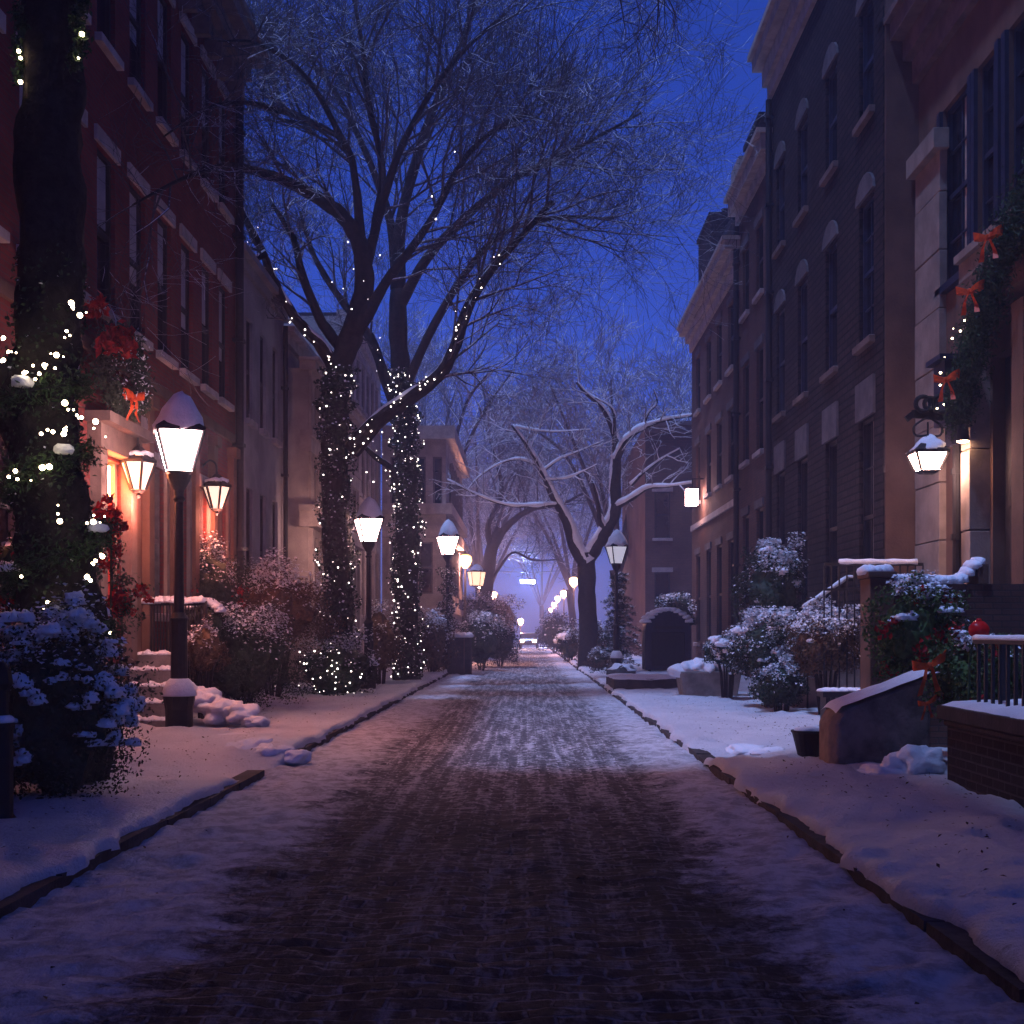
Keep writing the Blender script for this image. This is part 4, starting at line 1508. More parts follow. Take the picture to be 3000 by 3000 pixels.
auto_tree('hazy bare tree with a domed crown just past the corner house', -3.4, 86, 15.5, 4.6, 5.0, 31, n=7, density=9)
auto_tree('hazy bare tree standing behind the frosted lamp on the right', 5.0, 68, 15.0, 5.0, 4.8, 33, n=7, density=9)
auto_tree('dim bare tree at the far right of the lane end', 3.6, 100, 16.0, 5.0, 6.0, 35, n=6, density=9, minr=0.016)
auto_tree('dim bare tree at the far left of the lane end', -4.2, 122, 17.0, 5.0, 6.5, 37, n=6, density=8, minr=0.02)
auto_tree('ghostly bare tree closing the view at the lane end', 1.8, 160, 18.0, 5.0, 8.0, 39, n=7, density=8, minr=0.026, ln=4.2)
auto_tree('pale frosted tree filling the gap behind the two ivy-clad trees', -5.0, 66, 17.0, 7.0, 4.5, 41, n=6, density=8, minr=0.012)
auto_tree('hazy bare tree past the corner house on the left verge', -3.6, 104, 15.0, 4.5, 5.5, 43, n=6, density=8, minr=0.016)

# ------------------------------------------------------------------ foliage


def clump_points(r, c, rad, n, per, shell_=0.75, spread=0.135, zmin=None):
    """Leaf points gathered in tufts over a lumpy ellipsoid. Returns points, normals, tuft centres."""
    ph = r.uniform(0, 2 * math.pi, n)
    cz = r.uniform(-0.85, 1.0, n)
    s = np.sqrt(np.clip(1 - cz * cz, 0, 1))
    d = np.stack([np.cos(ph) * s, np.sin(ph) * s, cz], 1)
    k = shell_ + (1.05 - shell_) * r.uniform(0, 1, (n, 1))
    lump = 1 + 0.22 * np.sin(d[:, :1] * 5 + c[0]) * np.cos(d[:, 1:2] * 4 + c[1])
    cen = np.asarray(c) + d * np.asarray(rad) * k * lump
    pts = (cen[:, None, :] + np.clip(r.normal(0, 1, (n, per, 3)), -1.5, 1.5) * spread * np.asarray(rad).mean()).reshape(-1, 3)
    nrm = np.repeat(d, per, 0)
    if zmin is not None:
        keep = pts[:, 2] > zmin
        pts, nrm = pts[keep], nrm[keep]
    return pts, nrm, cen, d


def shrub(name, label, c, rad, n=60, per=60, size=0.06, leaf=HOLLY, snowy=0.35, pads=0, pad=0.1, seed=1, stems=True, frost=1.0, cat='shrub', group=None, red=0, core=True):
    """Bush: stems, leaf tufts, snow on the upper tufts (snow leaves and/or rounded pads)."""
    r = np.random.RandomState(seed)
    zb = 0.1
    zmin_all = (c[2] - rad[2]) > 0.6
    t = thing(name, label, cat, (c[0], c[1], zb), group)
    pts, nrm, cen, d = clump_points(r, c, rad, n, per, zmin=None if zmin_all else 0.05)
    tuft = np.repeat(r.normal(0, 0.28, n), per)[:len(pts)] if zmin_all else r.normal(0, 0.28, len(pts))
    hi = (nrm[:, 2] + tuft + r.normal(0, 0.22, len(pts))) > (1 - snowy * 0.85)
    m = MB()
    m.leaves(pts[~hi], nrm[~hi], size, seed=seed)
    if core:
        m.blob(c, rad[0] * 0.72, rad[1] * 0.72, rad[2] * 0.74, 3, 0.35, 2.2, seed * 1.3, flat=-1.2)
    m.build('foliage', leaf, t)
    s = MB()
    s.leaves(pts[hi] + np.array([0, 0, size * 0.3]), nrm[hi] * 0.4 + np.array([0, 0, 0.8]), size * 1.05 * frost, 0.8, seed + 1, 0.45)
    if pads:
        up = [i for i in range(n) if d[i][2] > -0.45]
        r.shuffle(up)
        for i in up[:pads]:
            k = pad * r.uniform(0.6, 1.5)
            sp = MB()
            for q in range(3):
                o_ = r.normal(0, 0.55, 3) * k * np.array([1, 1, 0.35])
                sp.blob(cen[i] + o_ + np.array([0, 0, k * 0.2]), k * r.uniform(0.55, 0.95), k * r.uniform(0.55, 0.95), k * r.uniform(0.45, 0.75), 3, 0.6, 2.2, i * 1.7 + seed + q * 3, flat=-0.5)
            sp.build('snow_pad', SNOW, t, smooth=True)
    if s.v:
        s.build('snowy_leaves', SNOW, t)
    if stems:
        m = MB()
        for k in range(7):
            an = k * 0.9
            m.tube([(c[0] + math.cos(an) * 0.08, c[1] + math.sin(an) * 0.08, 0.0), (c[0] + math.cos(an) * rad[0] * 0.3, c[1] + math.sin(an) * rad[1] * 0.3, c[2] * 0.6), (c[0] + math.cos(an) * rad[0] * 0.6, c[1] + math.sin(an) * rad[1] * 0.6, c[2] + rad[2] * 0.3)], [0.03, 0.02, 0.008], 5)
        m.build('stems', BARK, t)
    if red:
        for k in range(red):
            m = MB()
            i = r.randint(0, n)
            q = cen[i] + d[i] * 0.06
            m.leaves(q + r.normal(0, 0.05, (26, 3)), np.repeat(d[i:i + 1], 26, 0), 0.085, 0.6, seed + k)
            m.build('red_flower', RED, t)
    return t


def bush(name, label, pxc, pyc, d, wpx, hpx, depth=None, **kw):
    """Shrub from its photo centre, distance and size in photo pixels."""
    c = at(pxc, pyc, d)
    rx, rz = wpx / 2 / F * d, hpx / 2 / F * d
    return shrub(name, label, (c.x, c.y, c.z), (rx, depth or rx * 0.8, rz), **kw)


# near-left snow-laden bush
bush('snowy_bush', 'big dark bush at the left edge heaped with round snow pads', 175, 2085, 10.6, 420, 600, 0.6, n=220, per=60, size=0.042, snowy=0.06, pads=100, pad=0.07, seed=2)
bush('poinsettia_bush', 'poinsettia bush lit red left of the garlanded trunk', 45, 1690, 13.0, 150, 260, n=40, per=40, size=0.06, leaf=GREEN, snowy=0.15, red=16, seed=4, stems=True)
# red-flowered and upper bushes by the red house
bush('flowering_bush', 'frosted bush dotted with red flowers behind the near street lamp', 560, 1730, 23.5, 330, 290, 0.8, n=110, per=110, size=0.055, snowy=0.42, seed=6, red=12, leaf=HOLLY)
bush('frosted_bush', 'wide frosted bush sloping down in front of the pale bay house', 800, 1790, 26.0, 330, 260, 0.9, n=120, per=110, size=0.06, snowy=0.36, seed=7, leaf=BROWNLEAF)
bush('clipped_hedge', 'dark rounded hedge with snowy crown right of the near street lamp', 700, 1930, 21.5, 330, 300, 0.8, n=130, per=110, size=0.05, snowy=0.3, seed=9)
bush('low_bush', 'small frosted bush leaning on the post of the near street lamp', 600, 1905, 19.6, 120, 160, 0.35, n=50, per=70, size=0.04, snowy=0.45, seed=10, leaf=BROWNLEAF)
tb = bush('twinkling_bush', 'bush full of tiny white lights at the foot of the arching tree', 990, 1965, 28.0, 240, 190, 0.8, n=90, per=90, size=0.055, snowy=0.25, seed=12)
bush('frosted_bush', 'low frosted bush between the two ivy-clad trunks', 1115, 1880, 33.0, 110, 220, 0.6, n=50, per=70, size=0.06, snowy=0.3, seed=13, leaf=BROWNLEAF)
bush('frosted_bush', 'frosted bush filling the gap right of the second ivy-clad tree', 1265, 1890, 43.0, 110, 190, 0.8, n=60, per=70, size=0.08, snowy=0.4, seed=15, leaf=BROWNLEAF)
bush('round_bush', 'round dark bush with snowy top behind the snow-capped box', 1410, 1880, 50, 130, 160, 0.9, n=60, per=70, size=0.09, snowy=0.4, seed=16)
bush('round_bush', 'round dark bush at the left verge where the lane narrows', 1465, 1880, 56, 110, 140, 0.9, n=60, per=70, size=0.09, snowy=0.35, seed=17)
bush('tall_bush', 'hazy tall bush behind the round bushes on the left', 1390, 1820, 66, 190, 170, 1.2, n=70, per=60, size=0.13, snowy=0.35, seed=18)
bush('tall_bush', 'hazy hedge with snow-lit top below the third amber lamp on the left', 1450, 1810, 88, 150, 130, 1.6, n=70, per=50, size=0.16, snowy=0.4, seed=19, leaf=BROWNLEAF)
bush('round_bush', 'round clipped bush with a white cap on the right verge', 1670, 1885, 62, 70, 110, 0.6, n=50, per=70, size=0.09, snowy=0.15, pads=1, pad=0.4, seed=20)
bush('tall_bush', 'hazy bush under the right line of amber lamps', 1625, 1855, 88, 100, 130, 1.4, n=60, per=50, size=0.16, snowy=0.25, seed=22)
bush('frosted_bush', 'frosted spreading bush at the foot of the snow-lined tree', 1740, 1890, 52, 130, 150, 1.0, n=70, per=80, size=0.09, snowy=0.4, seed=23, leaf=BROWNLEAF)
bush('low_bush', 'low brown bush at the right kerb left of the frosted lamp', 1755, 1935, 45, 90, 60, 0.5, n=40, per=60, size=0.07, snowy=0.35, seed=24, leaf=BROWNLEAF)
bush('frosted_bush', 'snow-frosted bush behind the domed mailbox', 1985, 1790, 44, 120, 110, 0.6, n=50, per=70, size=0.08, snowy=0.6, seed=25)
# right-hand snow shrubs
bush('tall_shrub', 'tall dark shrub with snowy shoulders against the dark brick house', 2265, 1760, 25.5, 190, 330, 0.6, n=110, per=110, size=0.06, snowy=0.3, pads=16, pad=0.12, seed=26)
bush('shrub_top', 'snowy peaked shrub rising above the tall dark shrub', 2245, 1640, 26.2, 90, 110, 0.3, n=40, per=80, size=0.05, snowy=0.5, seed=27)
bush('sprawling_shrub', 'sprawling shrub thick with bluish snow beside the stone trough', 2260, 1900, 23.0, 230, 210, 0.7, n=120, per=120, size=0.055, snowy=0.85, seed=28, pads=14, pad=0.09)
bush('sprawling_shrub', 'brownish frosted shrub between the snowy shrub and the brick pier', 2420, 1880, 21.0, 210, 210, 0.6, n=110, per=120, size=0.05, snowy=0.65, seed=29, leaf=BROWNLEAF, pads=8, pad=0.08)
bush('low_bush', 'dark low bush with frosted front standing on the right pavement', 2290, 2010, 22.0, 160, 130, 0.4, n=70, per=80, size=0.05, snowy=0.45, seed=30)
bush('snowy_bush', 'bush half buried in snow against the stone trough', 2130, 1905, 26.0, 130, 110, 0.5, n=60, per=80, size=0.05, snowy=0.7, pads=6, pad=0.14, seed=32)
# planted bush with red flowers by the brick parapet
bush('red_flower_bush', 'green bush with red blooms and snow before the brick parapet', 2680, 1850, 13.9, 260, 300, 0.35, n=100, per=80, size=0.05, leaf=BRIGHTLEAF, snowy=0.18, pads=6, pad=0.08, seed=34, red=14)
bush('green_bush', 'leafy green bush behind the black railing on the brick planter', 2860, 1985, 12.9, 260, 250, 0.4, n=100, per=80, size=0.05, leaf=BRIGHTLEAF, snowy=0.05, seed=36, red=6)

# conifer round the frosted lamp
t = thing('conifer', 'small layered conifer with snow on its branches behind the frosted lamp', 'tree', (at(1812, 1960, 42).x, 42, 0.2))
bx_, by_ = at(1812, 1960, 42).x, 42.0
m, lf_, sn_ = MB(), MB(), MB()
m.tube([(bx_, by_, 0), (bx_, by_, 1.8), (bx_, by_, 3.5)], [0.09, 0.06, 0.02], 7)
r = np.random.RandomState(5)
for k in range(90):
    z = 0.35 + 3.2 * (k / 90) ** 1.0 + r.normal(0, 0.05)
    R = (0.95 * (1 - (z - 0.35) / 3.5) + 0.12) * r.uniform(0.6, 1.15)
    an = k * 2.4 + r.normal(0, 0.3)
    tip = np.array([math.cos(an) * R, math.sin(an) * R, -0.30 * R])
    for f in np.linspace(0.15, 1.0, 8):
        q = np.array([bx_, by_, z]) + tip * f + np.array([0, 0, 0.10 * math.sin(f * 2.6)])
        P = q + r.normal(0, 1, (14, 3)) * np.array([0.075, 0.075, 0.04]) * (1.2 - 0.6 * f)
        lf_.leaves(P, np.tile([0, 0, 1.0], (14, 1)), 0.09, 0.3, k * 50 + int(f * 40))
        if r.rand() < 0.42:
            P = q + np.array([0, 0, 0.05]) + r.normal(0, 1, (8, 3)) * np.array([0.05, 0.05, 0.012])
            sn_.leaves(P, np.tile([0, 0, 1.0], (8, 1)), 0.085, 0.7, k * 60 + int(f * 40), 0.3)
m.build('trunk', BARK, t)
lf_.build('needles', HOLLY, t)
sn_.build('snow', SNOW, t)

# ------------------------------------------------------------------ garlands, ivy and fairy lights
bulb_me = {}


def bulb_mesh(rad, mat):
    key = (round(rad, 4), mat.name)
    if key not in bulb_me:
        vs, fs = ICO[2]
        me = bpy.data.meshes.new('bulb')
        me.from_pydata([tuple(v * rad) for v in vs], [], fs)
        me.materials.append(mat)
        bulb_me[key] = me
    return bulb_me[key]


def fairy(label, wire, bulbs, rad, mat, loc, cat='fairy lights', seed=0):
    """Light string: the wire, up to 100 bulbs of its own, any further ones in one part."""
    t = thing('fairy_lights', label, cat, loc, 'strings of fairy lights')
    m = MB()
    for w in wire:
        m.tube(w, 0.006, 4, cap=False)
    m.build('wire', IRON, t)
    bulbs = sorted(bulbs, key=lambda p: p[1])
    L = Vector(loc)
    rr = random.Random(seed)
    first = bulbs if len(bulbs) <= 100 else bulbs[:100]
    for p in first:
        o = bpy.data.objects.new('bulb', bulb_mesh(rad, mat))
        COL.objects.link(o)
        o.parent = t
        o.location = Vector(p) - L
        s = 0.45 + 1.2 * rr.random() ** 1.6
        o.scale = (s, s, s)
    rest = bulbs[len(first):]
    if rest:
        m = MB()
        vs, fs = ICO[1]
        for p in rest:
            s = rad * (0.45 + 1.2 * rr.random() ** 1.6)
            m.add([Vector(p) + v * s for v in vs], fs)
        o = m.build('bulbs', mat, t)
        o['kind'] = 'stuff'
    return t


def sleeve(label, T, path, f0, f1, extra, n, size, seed, leaf=IVY, snow=0.12, name='ivy'):
    """Ivy growing round a trunk."""
    P, R = path
    r = np.random.RandomState(seed)
    f = r.uniform(f0, f1, n) * (len(P) - 1)
    i = np.clip(f.astype(int), 0, len(P) - 2)
    A = np.array([tuple(p) for p in P])
    base = A[i] + (A[i + 1] - A[i]) * (f - i)[:, None]
    rad = np.array(R)[i] + extra * r.uniform(0.1, 1.0, n) ** 1.0 * (0.7 + 0.6 * np.sin(f * 1.9 + seed))
    an = r.uniform(0, 2 * math.pi, n)
    nr = np.stack([np.cos(an), np.sin(an), np.zeros(n)], 1)
    pts = base + nr * rad[:, None]
    t = thing(name, label, 'ivy', tuple(P[0]))
    hi = r.rand(n) < snow
    m = MB()
    m.leaves(pts[~hi], nr[~hi], size, 0.7, seed)
    m.build('leaves', leaf, t)
    m = MB()
    m.leaves(pts[hi], nr[hi] * 0.5 + np.array([0, 0, 0.8]), size * 0.8, 0.8, seed + 1, 0.4)
    m.build('snow', SNOW, t)
    k = r.choice(n, min(n, 4000), False)
    return base, nr, rad, pts


def spiral_wire(P, R, f0, f1, turns, off):
    out = []
    n = int(turns * 14)
    for k in range(n + 1):
        f = (f0 + (f1 - f0) * k / n) * (len(P) - 1)
        i = min(len(P) - 2, int(f))
        c = P[i].lerp(P[i + 1], f - i)
        an = 2 * math.pi * turns * k / n
        out.append(c + Vector((math.cos(an), math.sin(an), 0)) * (R[i] + off))
    return out


# ivy and lights on the two trunks
for T, lab, lab2, seed, nb, f1 in ((T2, 'ivy sleeve round the trunk of the arching tree', 'tiny white lights strung through the ivy of the arching tree', 51, 64, 0.80), (T3, 'ivy sleeve round the trunk of the second light-wrapped tree', 'dense white lights twinkling on the second light-wrapped tree', 52, 180, 0.80)):
    P, R = T.paths[0]
    base, nr, rad, pts = sleeve(lab, T, (P, R), 0.03, f1, 0.20, 7500, 0.085, seed)
    front = [k for k in range(len(pts)) if nr[k][1] < 0.25]
    rr = random.Random(seed)
    rr.shuffle(front)
    B = [tuple(pts[k] + nr[k] * 0.05) for k in front[:nb]]
    fairy(lab2, [spiral_wire(P, R, 0.05, f1, 14, 0.10)], B, 0.013 if T is T2 else 0.015, BULBS, tuple(P[0]), seed=seed)
rr = random.Random(77)
B = []
for pth, n, sp in ((rt, 44, 0.10), (lf, 14, 0.10), (arch, 5, 0.16), (ru, 5, 0.2), (a3, 8, 0.2), (lo, 26, 0.3)):
    P, R = pth
    for k in range(n):
        f = rr.random() ** 1.2 * (len(P) - 1) * 0.8
        i = min(len(P) - 2, int(f))
        B.append(tuple(P[i] + Vector((rr.gauss(0, sp), -abs(rr.gauss(0, sp)) - R[i], rr.gauss(0, sp)))))
fairy('scattered white lights along the upper limbs of both ivy-clad trees', [[p + Vector((0, -r_ - 0.01, 0)) for p, r_ in zip(*rt)], [p + Vector((0, -r_ - 0.01, 0)) for p, r_ in zip(*lf)]], B, 0.014, BULBS, tuple(rt[0][0]), seed=3)
# frost and lights in the fork between the two trunks
B = [(tb.location.x + rr.gauss(0, 0.42), 28 - 0.55 - 0.3 * rr.random(), 0.15 + rr.random() * 1.1) for _ in range(46)]
fairy('tiny white lights speckling the bush at the foot of the arching tree', [[(tb.location.x - 0.7, 27.3, 0.5), (tb.location.x, 27.2, 0.9), (tb.location.x + 0.7, 27.3, 0.4)]], B, 0.013, BULBS, (tb.location.x, 27.5, 0.1), seed=4)

# ivy on the post of the third lamp
L = l3.location
Pp = [Vector((L.x, L.y, 0.2 + k * 0.2)) for k in range(20)]
sleeve('snow-flecked ivy climbing the post of the third street lamp', None, (Pp, [0.13] * 20), 0.0, 1.0, 0.28, 2600, 0.09, 61, snow=0.25)

# garland wound on the near trunk
P, R = T1.paths[0]
g = thing('garland', 'evergreen garland wound round the near trunk, with snow in its folds', 'garland', tuple(P[0]))
r = np.random.RandomState(71)
m, s, B, W = MB(), MB(), [], []
wind = spiral_wire(P, R, 0.16, 0.50, 3.4, 0.07)
for k, p in enumerate(wind):
    n = 125
    pts = np.array(tuple(p)) + r.normal(0, 1, (n, 3)) * np.array([0.06, 0.06, 0.075])
    m.leaves(pts, np.tile([0, -0.5, 0.3], (n, 1)), 0.065, 0.3, k)
    if k % 6 == 2:
        s.blob(p + Vector((0, -0.05, 0.10)), 0.10, 0.09, 0.07, 2, 0.5, seed=k)
    if p.y < P[0].y + 0.12 and k % 5 == 0:
        for _ in range(1):
            B.append(tuple(p + Vector((r.normal(0, 0.07), -0.14 - 0.06 * r.rand(), r.normal(0, 0.1)))))
m.build('greenery', GREEN, g)
s.build('snow', SNOW, g, smooth=True)
# ragged moss and ivy on the flanks of the near trunk
_, _, _, ipts = sleeve('ragged dark ivy on the flanks of the near trunk', T1, (P, R), 0.02, 0.62, 0.05, 2800, 0.05, 73, snow=0.04)
for (a_, b_) in ((10, 990), (25, 1030), (10, 1055), (80, 1090), (215, 905), (235, 930), (195, 970), (165, 1040), (115, 1095), (130, 1070), (200, 1200), (190, 1260), (230, 1225), (275, 1255), (155, 1265), (45, 1380), (140, 1365), (170, 1480), (275, 1510), (280, 1530), (270, 1650), (300, 1630), (145, 1760), (130, 1790), (255, 1690), (55, 150), (60, 170), (60, 240), (215, 50), (230, 170), (240, 100)):
    if b_ > 850:
        for _ in range(2):
            B.append(tuple(at(a_ + r.normal(0, 13), b_ + r.normal(0, 16), 11.8 - 0.5 + r.normal(0, 0.03))))
    dd = 11.8 - 0.52 if b_ > 850 else 11.8 - 0.30
    q = at(a_, b_, dd)
    B.append(tuple(q))
fairy('warm white bulbs glowing in the garland of the near trunk', [[p + Vector((0, -0.1, 0)) for p in wind]], B, 0.017, BULB, tuple(P[0]), seed=9)
# small sprigs of garland high on the trunk
g2 = thing('garland', 'thin leafy garland strand hanging down the upper near trunk', 'garland', tuple(at(230, 0, 11.5)))
m = MB()
for k in range(26):
    q = np.array(tuple(at(232 - 10 * math.sin(k * 0.6), -80 + k * 11, 11.55)))
    m.leaves(q + r.normal(0, 0.035, (45, 3)), np.tile([0, -0.6, 0.2], (45, 1)), 0.055, 0.45, 700 + k)
for k in range(22):
    q = np.array(tuple(at(58 - 8 * math.sin(k * 0.7), 20 + k * 10, 11.6)))
    m.leaves(q + r.normal(0, 0.03, (35, 3)), np.tile([0, -0.6, 0.2], (35, 1)), 0.05, 0.45, 740 + k)
m.build('greenery', GREEN, g2)

# wreath with red flowers on the red house
p = at(315, 1090, 18.0)
p.x = XL + 0.28
w_ = thing('wreath', 'dark green wreath with red poinsettias and an orange bow on the brick wall', 'wreath', p)
m = MB()
for k in range(40):
    an = 2 * math.pi * k / 40
    q = np.array((p.x, p.y + math.cos(an) * 0.46 * 1.7, p.z + math.sin(an) * 0.52))
    m.leaves(q + r.normal(0, 1, (130, 3)) * np.array([0.08, 0.11, 0.075]), np.tile([0.7, -0.5, 0.2], (130, 1)), 0.08, 0.4, 800 + k)
m.build('greenery', IVY, w_)
m = MB()
for k in range(40):
    an = 2 * math.pi * k / 40
    q = np.array((p.x + 0.08, p.y + math.cos(an) * 0.42 * 1.6, p.z + math.sin(an) * 0.48))
    m.leaves(q + r.normal(0, 1, (7, 3)) * np.array([0.08, 0.11, 0.08]), np.tile([0.7, -0.5, 0.4], (7, 1)), 0.06, 0.4, 830 + k)
m.build('frosted_leaves', SNOW, w_)
m = MB()
for k in range(9):
    q = np.array((p.x + 0.14, p.y - 0.75 + r.normal(0, 0.42), p.z + 0.38 + r.normal(0, 0.24)))
    m.leaves(q + r.normal(0, 0.07, (40, 3)), np.tile([0.7, -0.6, 0.2], (40, 1)), 0.16, 0.5, 850 + k)
m.build('red_leaves', RED, w_)
m = MB()
bow_shape(m, p + Vector((0.2, -0.15, -0.42)), 0.22, (0.35, 0.94, 0), (0.94, -0.35, 0))
m.build('bow', ORANGE, w_)

# red flower sprays at the near trunk foot and by the door
for (a_, b_, d_, nn, sp, lab) in ((318, 1520, 14.5, 13, 0.07, 'spray of red leaves hanging right of the near trunk below the door'), (350, 1770, 15.0, 24, 0.11, 'snow-dusted red flower spray at the end of the iron fence'), (322, 1620, 14.8, 8, 0.06, 'lower red flower spray against the lit brick beside the near trunk')):
    q = at(a_, b_, d_)
    t = thing('flower_spray', lab, 'flowers', tuple(q), 'red flower sprays')
    for k in range(nn):
        m = MB()
        c = np.array(tuple(q)) + r.normal(0, 1, 3) * np.array([sp, sp, sp * 1.6])
        m.leaves(c + r.normal(0, 0.03, (22, 3)), np.tile([0.2, -0.8, 0.3], (22, 1)), 0.085, 0.55, 960 + k)
        m.build('bloom', RED, t)
    m = MB()
    for k in range(nn):
        c = np.array(tuple(q)) + r.normal(0, 1, 3) * np.array([sp, sp, sp * 1.7])
        m.leaves(c + r.normal(0, 0.05, (30, 3)), np.tile([0.2, -0.8, 0.3], (30, 1)), 0.055, 0.45, 1000 + k)
    m.tube([q + Vector((0, 0.1, 0.1)), q + Vector((-0.02, 0.15, -0.4)), (q.x - 0.05, q.y + 0.2, 0.1)], 0.012, 5)
    m.build('stems', GREEN, t)

# garland over the brownstone door
pg = smooth_path([Vector((XN - 0.42, 18.15, 4.75)), Vector((XN - 0.42, 17.9, 5.25)), Vector((XN - 0.42, 17.4, 5.85)), Vector((XN - 0.42, 16.8, 6.4)), Vector((XN - 0.42, 16.1, 6.9)), Vector((XN - 0.42, 15.2, 7.1))], 8)
g3 = thing('garland', 'evergreen garland with red bows climbing over the tan stone doorway', 'garland', tuple(pg[0]))
m, rd, B = MB(), MB(), []
for k, p in enumerate(pg):
    n = 330
    wd = 0.22 if k > 6 else 0.15
    m.leaves(np.array(tuple(p)) + r.normal(0, 1, (n, 3)) * np.array([0.10, wd * 0.7, wd]), np.tile([-0.7, -0.5, 0.2], (n, 1)), 0.075, 0.32, 1100 + k)
    if k in (8, 22, 30):
        rd = MB()
        bow_shape(rd, p + Vector((-0.3, -0.08, 0.0)), 0.2, (0.7, -0.7, 0), (-0.7, -0.7, 0))
        rd.build('bow', ORANGE, g3)
    if k < 24 and k % 1 == 0:
        B.append(tuple(p + Vector((-0.24 - 0.08 * r.rand(), r.normal(0, 0.12), r.normal(0, 0.14)))))
m.build('greenery', GREEN, g3)
fairy('small warm bulbs in the garland over the tan stone doorway', [[p + Vector((-0.2, 0, 0)) for p in pg]], B[:20:2], 0.014, BULB, tuple(pg[0]), seed=12)

# ------------------------------------------------------------------ left foreground: post, steps, fence, snow banks
p = at(12, 2455, 9.4)
t = thing('iron_bollard', 'dark iron post with a snow ledge at the extreme left edge', 'bollard', (p.x - 0.02, p.y, 0.1))
b = Vector((p.x - 0.02, p.y, 0.1))
m = MB()
m.lathe(b, [(0.115, -0.1), (0.115, 0.06), (0.085, 0.1), (0.085, 0.74), (0.098, 0.77), (0.098, 0.80)], 14)
m.lathe(b, [(0.055, 0.8), (0.055, 1.05), (0.085, 1.1), (0.07, 1.2), (0.02, 1.27)], 12)
m.build('post', IRON, t)
m = MB()
m.lathe(b, [(0.09, 0.802), (0.095, 0.83), (0.06, 0.86)], 12)
m.build('snow', SNOW, t, smooth=True)

st = thing('stone_steps', 'snow-laden stone steps rising to the red house behind the near street lamp', 'steps', (at(430, 2150, 18.2).x, 18.2, 0.1))
sn_bits = []
for k in range(5):
    z0 = 0.12 + k * 0.23
    y0 = 17.6 + k * 0.36
    x0, x1 = at(360 + k * 6, 2000, y0).x, at(520, 2000, y0).x
    m = MB()
    m.box((x0, y0, -0.02), (x1, y0 + 0.42, z0 + 0.2))
    sp = m.build('step', STONE, st, bevel=0.015)
    s = MB()
    n = 9
    for i in range(n):
        xx = x0 + (x1 - x0) * (i + 0.5) / n
        s.blob((xx, y0 + 0.17, z0 + 0.2), (x1 - x0) / n * 0.95, 0.18, 0.055 + 0.02 * math.sin(i * 2 + k), 2, 0.4, 1.5, i + k * 3.3, flat=-0.1)
    s.build('snow', SNOW, sp, smooth=True)

fe = thing('iron_fence', 'black iron fence with a thick snow-covered top rail behind the near lamp', 'fence', (at(480, 2000, 19.5).x, 19.5, 0.1))
d_ = 19.8
m = MB()
x0, x1 = at(360, 1800, d_).x, at(590, 1800, d_).x
zt = at(480, 1770, d_).z
n = 26
for i in range(n):
    xx = x0 + (x1 - x0) * i / (n - 1)
    m.bar((xx, d_, 0.75), (xx, d_, zt), 0.018, 0.018)
    m.lathe((xx, d_ - 0.06, 1.02), [(0.012, 0), (0.02, 0.04), (0.002, 0.1)], 5)
m.bar((x0 - 0.05, d_, 1.0), (x1 + 0.05, d_, 1.0), 0.035, 0.04)
m.bar((x0 - 0.05, d_, zt), (x1 + 0.05, d_, zt), 0.05, 0.05)
m.bar((x0 - 0.05, d_, 0.78), (x1 + 0.05, d_, 0.78), 0.03, 0.03)
for xx in (x0 - 0.06, x1 + 0.06):
    m.bar((xx, d_, 0.0), (xx, d_, zt + 0.05), 0.06, 0.06)
m.build('railing', IRON, fe)
m = MB()
for i in range(15):
    xx = x0 + (x1 - x0) * i / 14
    m.blob((xx, d_, zt + 0.045 + 0.01 * math.sin(i)), 0.085, 0.09, 0.085, 2, 0.35, 1.6, i * 1.1, flat=-0.4)
m.build('snow', SNOW, fe, smooth=True)

hd = thing('topiary_hedge', 'low arched hedge with rounded snow crown beside the iron fence', 'shrub', (at(620, 1850, 20.4).x, 20.4, 0.1))
r2 = np.random.RandomState(81)
c = at(600, 1830, 20.4)
pts, nrm, cen, dd_ = clump_points(r2, (c.x, c.y, c.z), (0.34, 0.3, 0.36), 60, 70)
m = MB()
m.leaves(pts, nrm, 0.045, 0.6, 82)
m.blob(c, 0.28, 0.25, 0.3, 3, 0.2, 2, 3, flat=-2)
m.build('foliage', HOLLY, hd)
m = MB()
for k in range(9):
    an = math.pi * (0.28 + 0.5 * k / 8)
    m.blob((c.x - math.cos(math.pi - an) * -0.34, c.y - 0.05, c.z + math.sin(an) * 0.38), 0.10, 0.16, 0.08, 2, 0.4, 1.7, k, flat=-0.5)
m.build('snow', SNOW, hd, smooth=True)

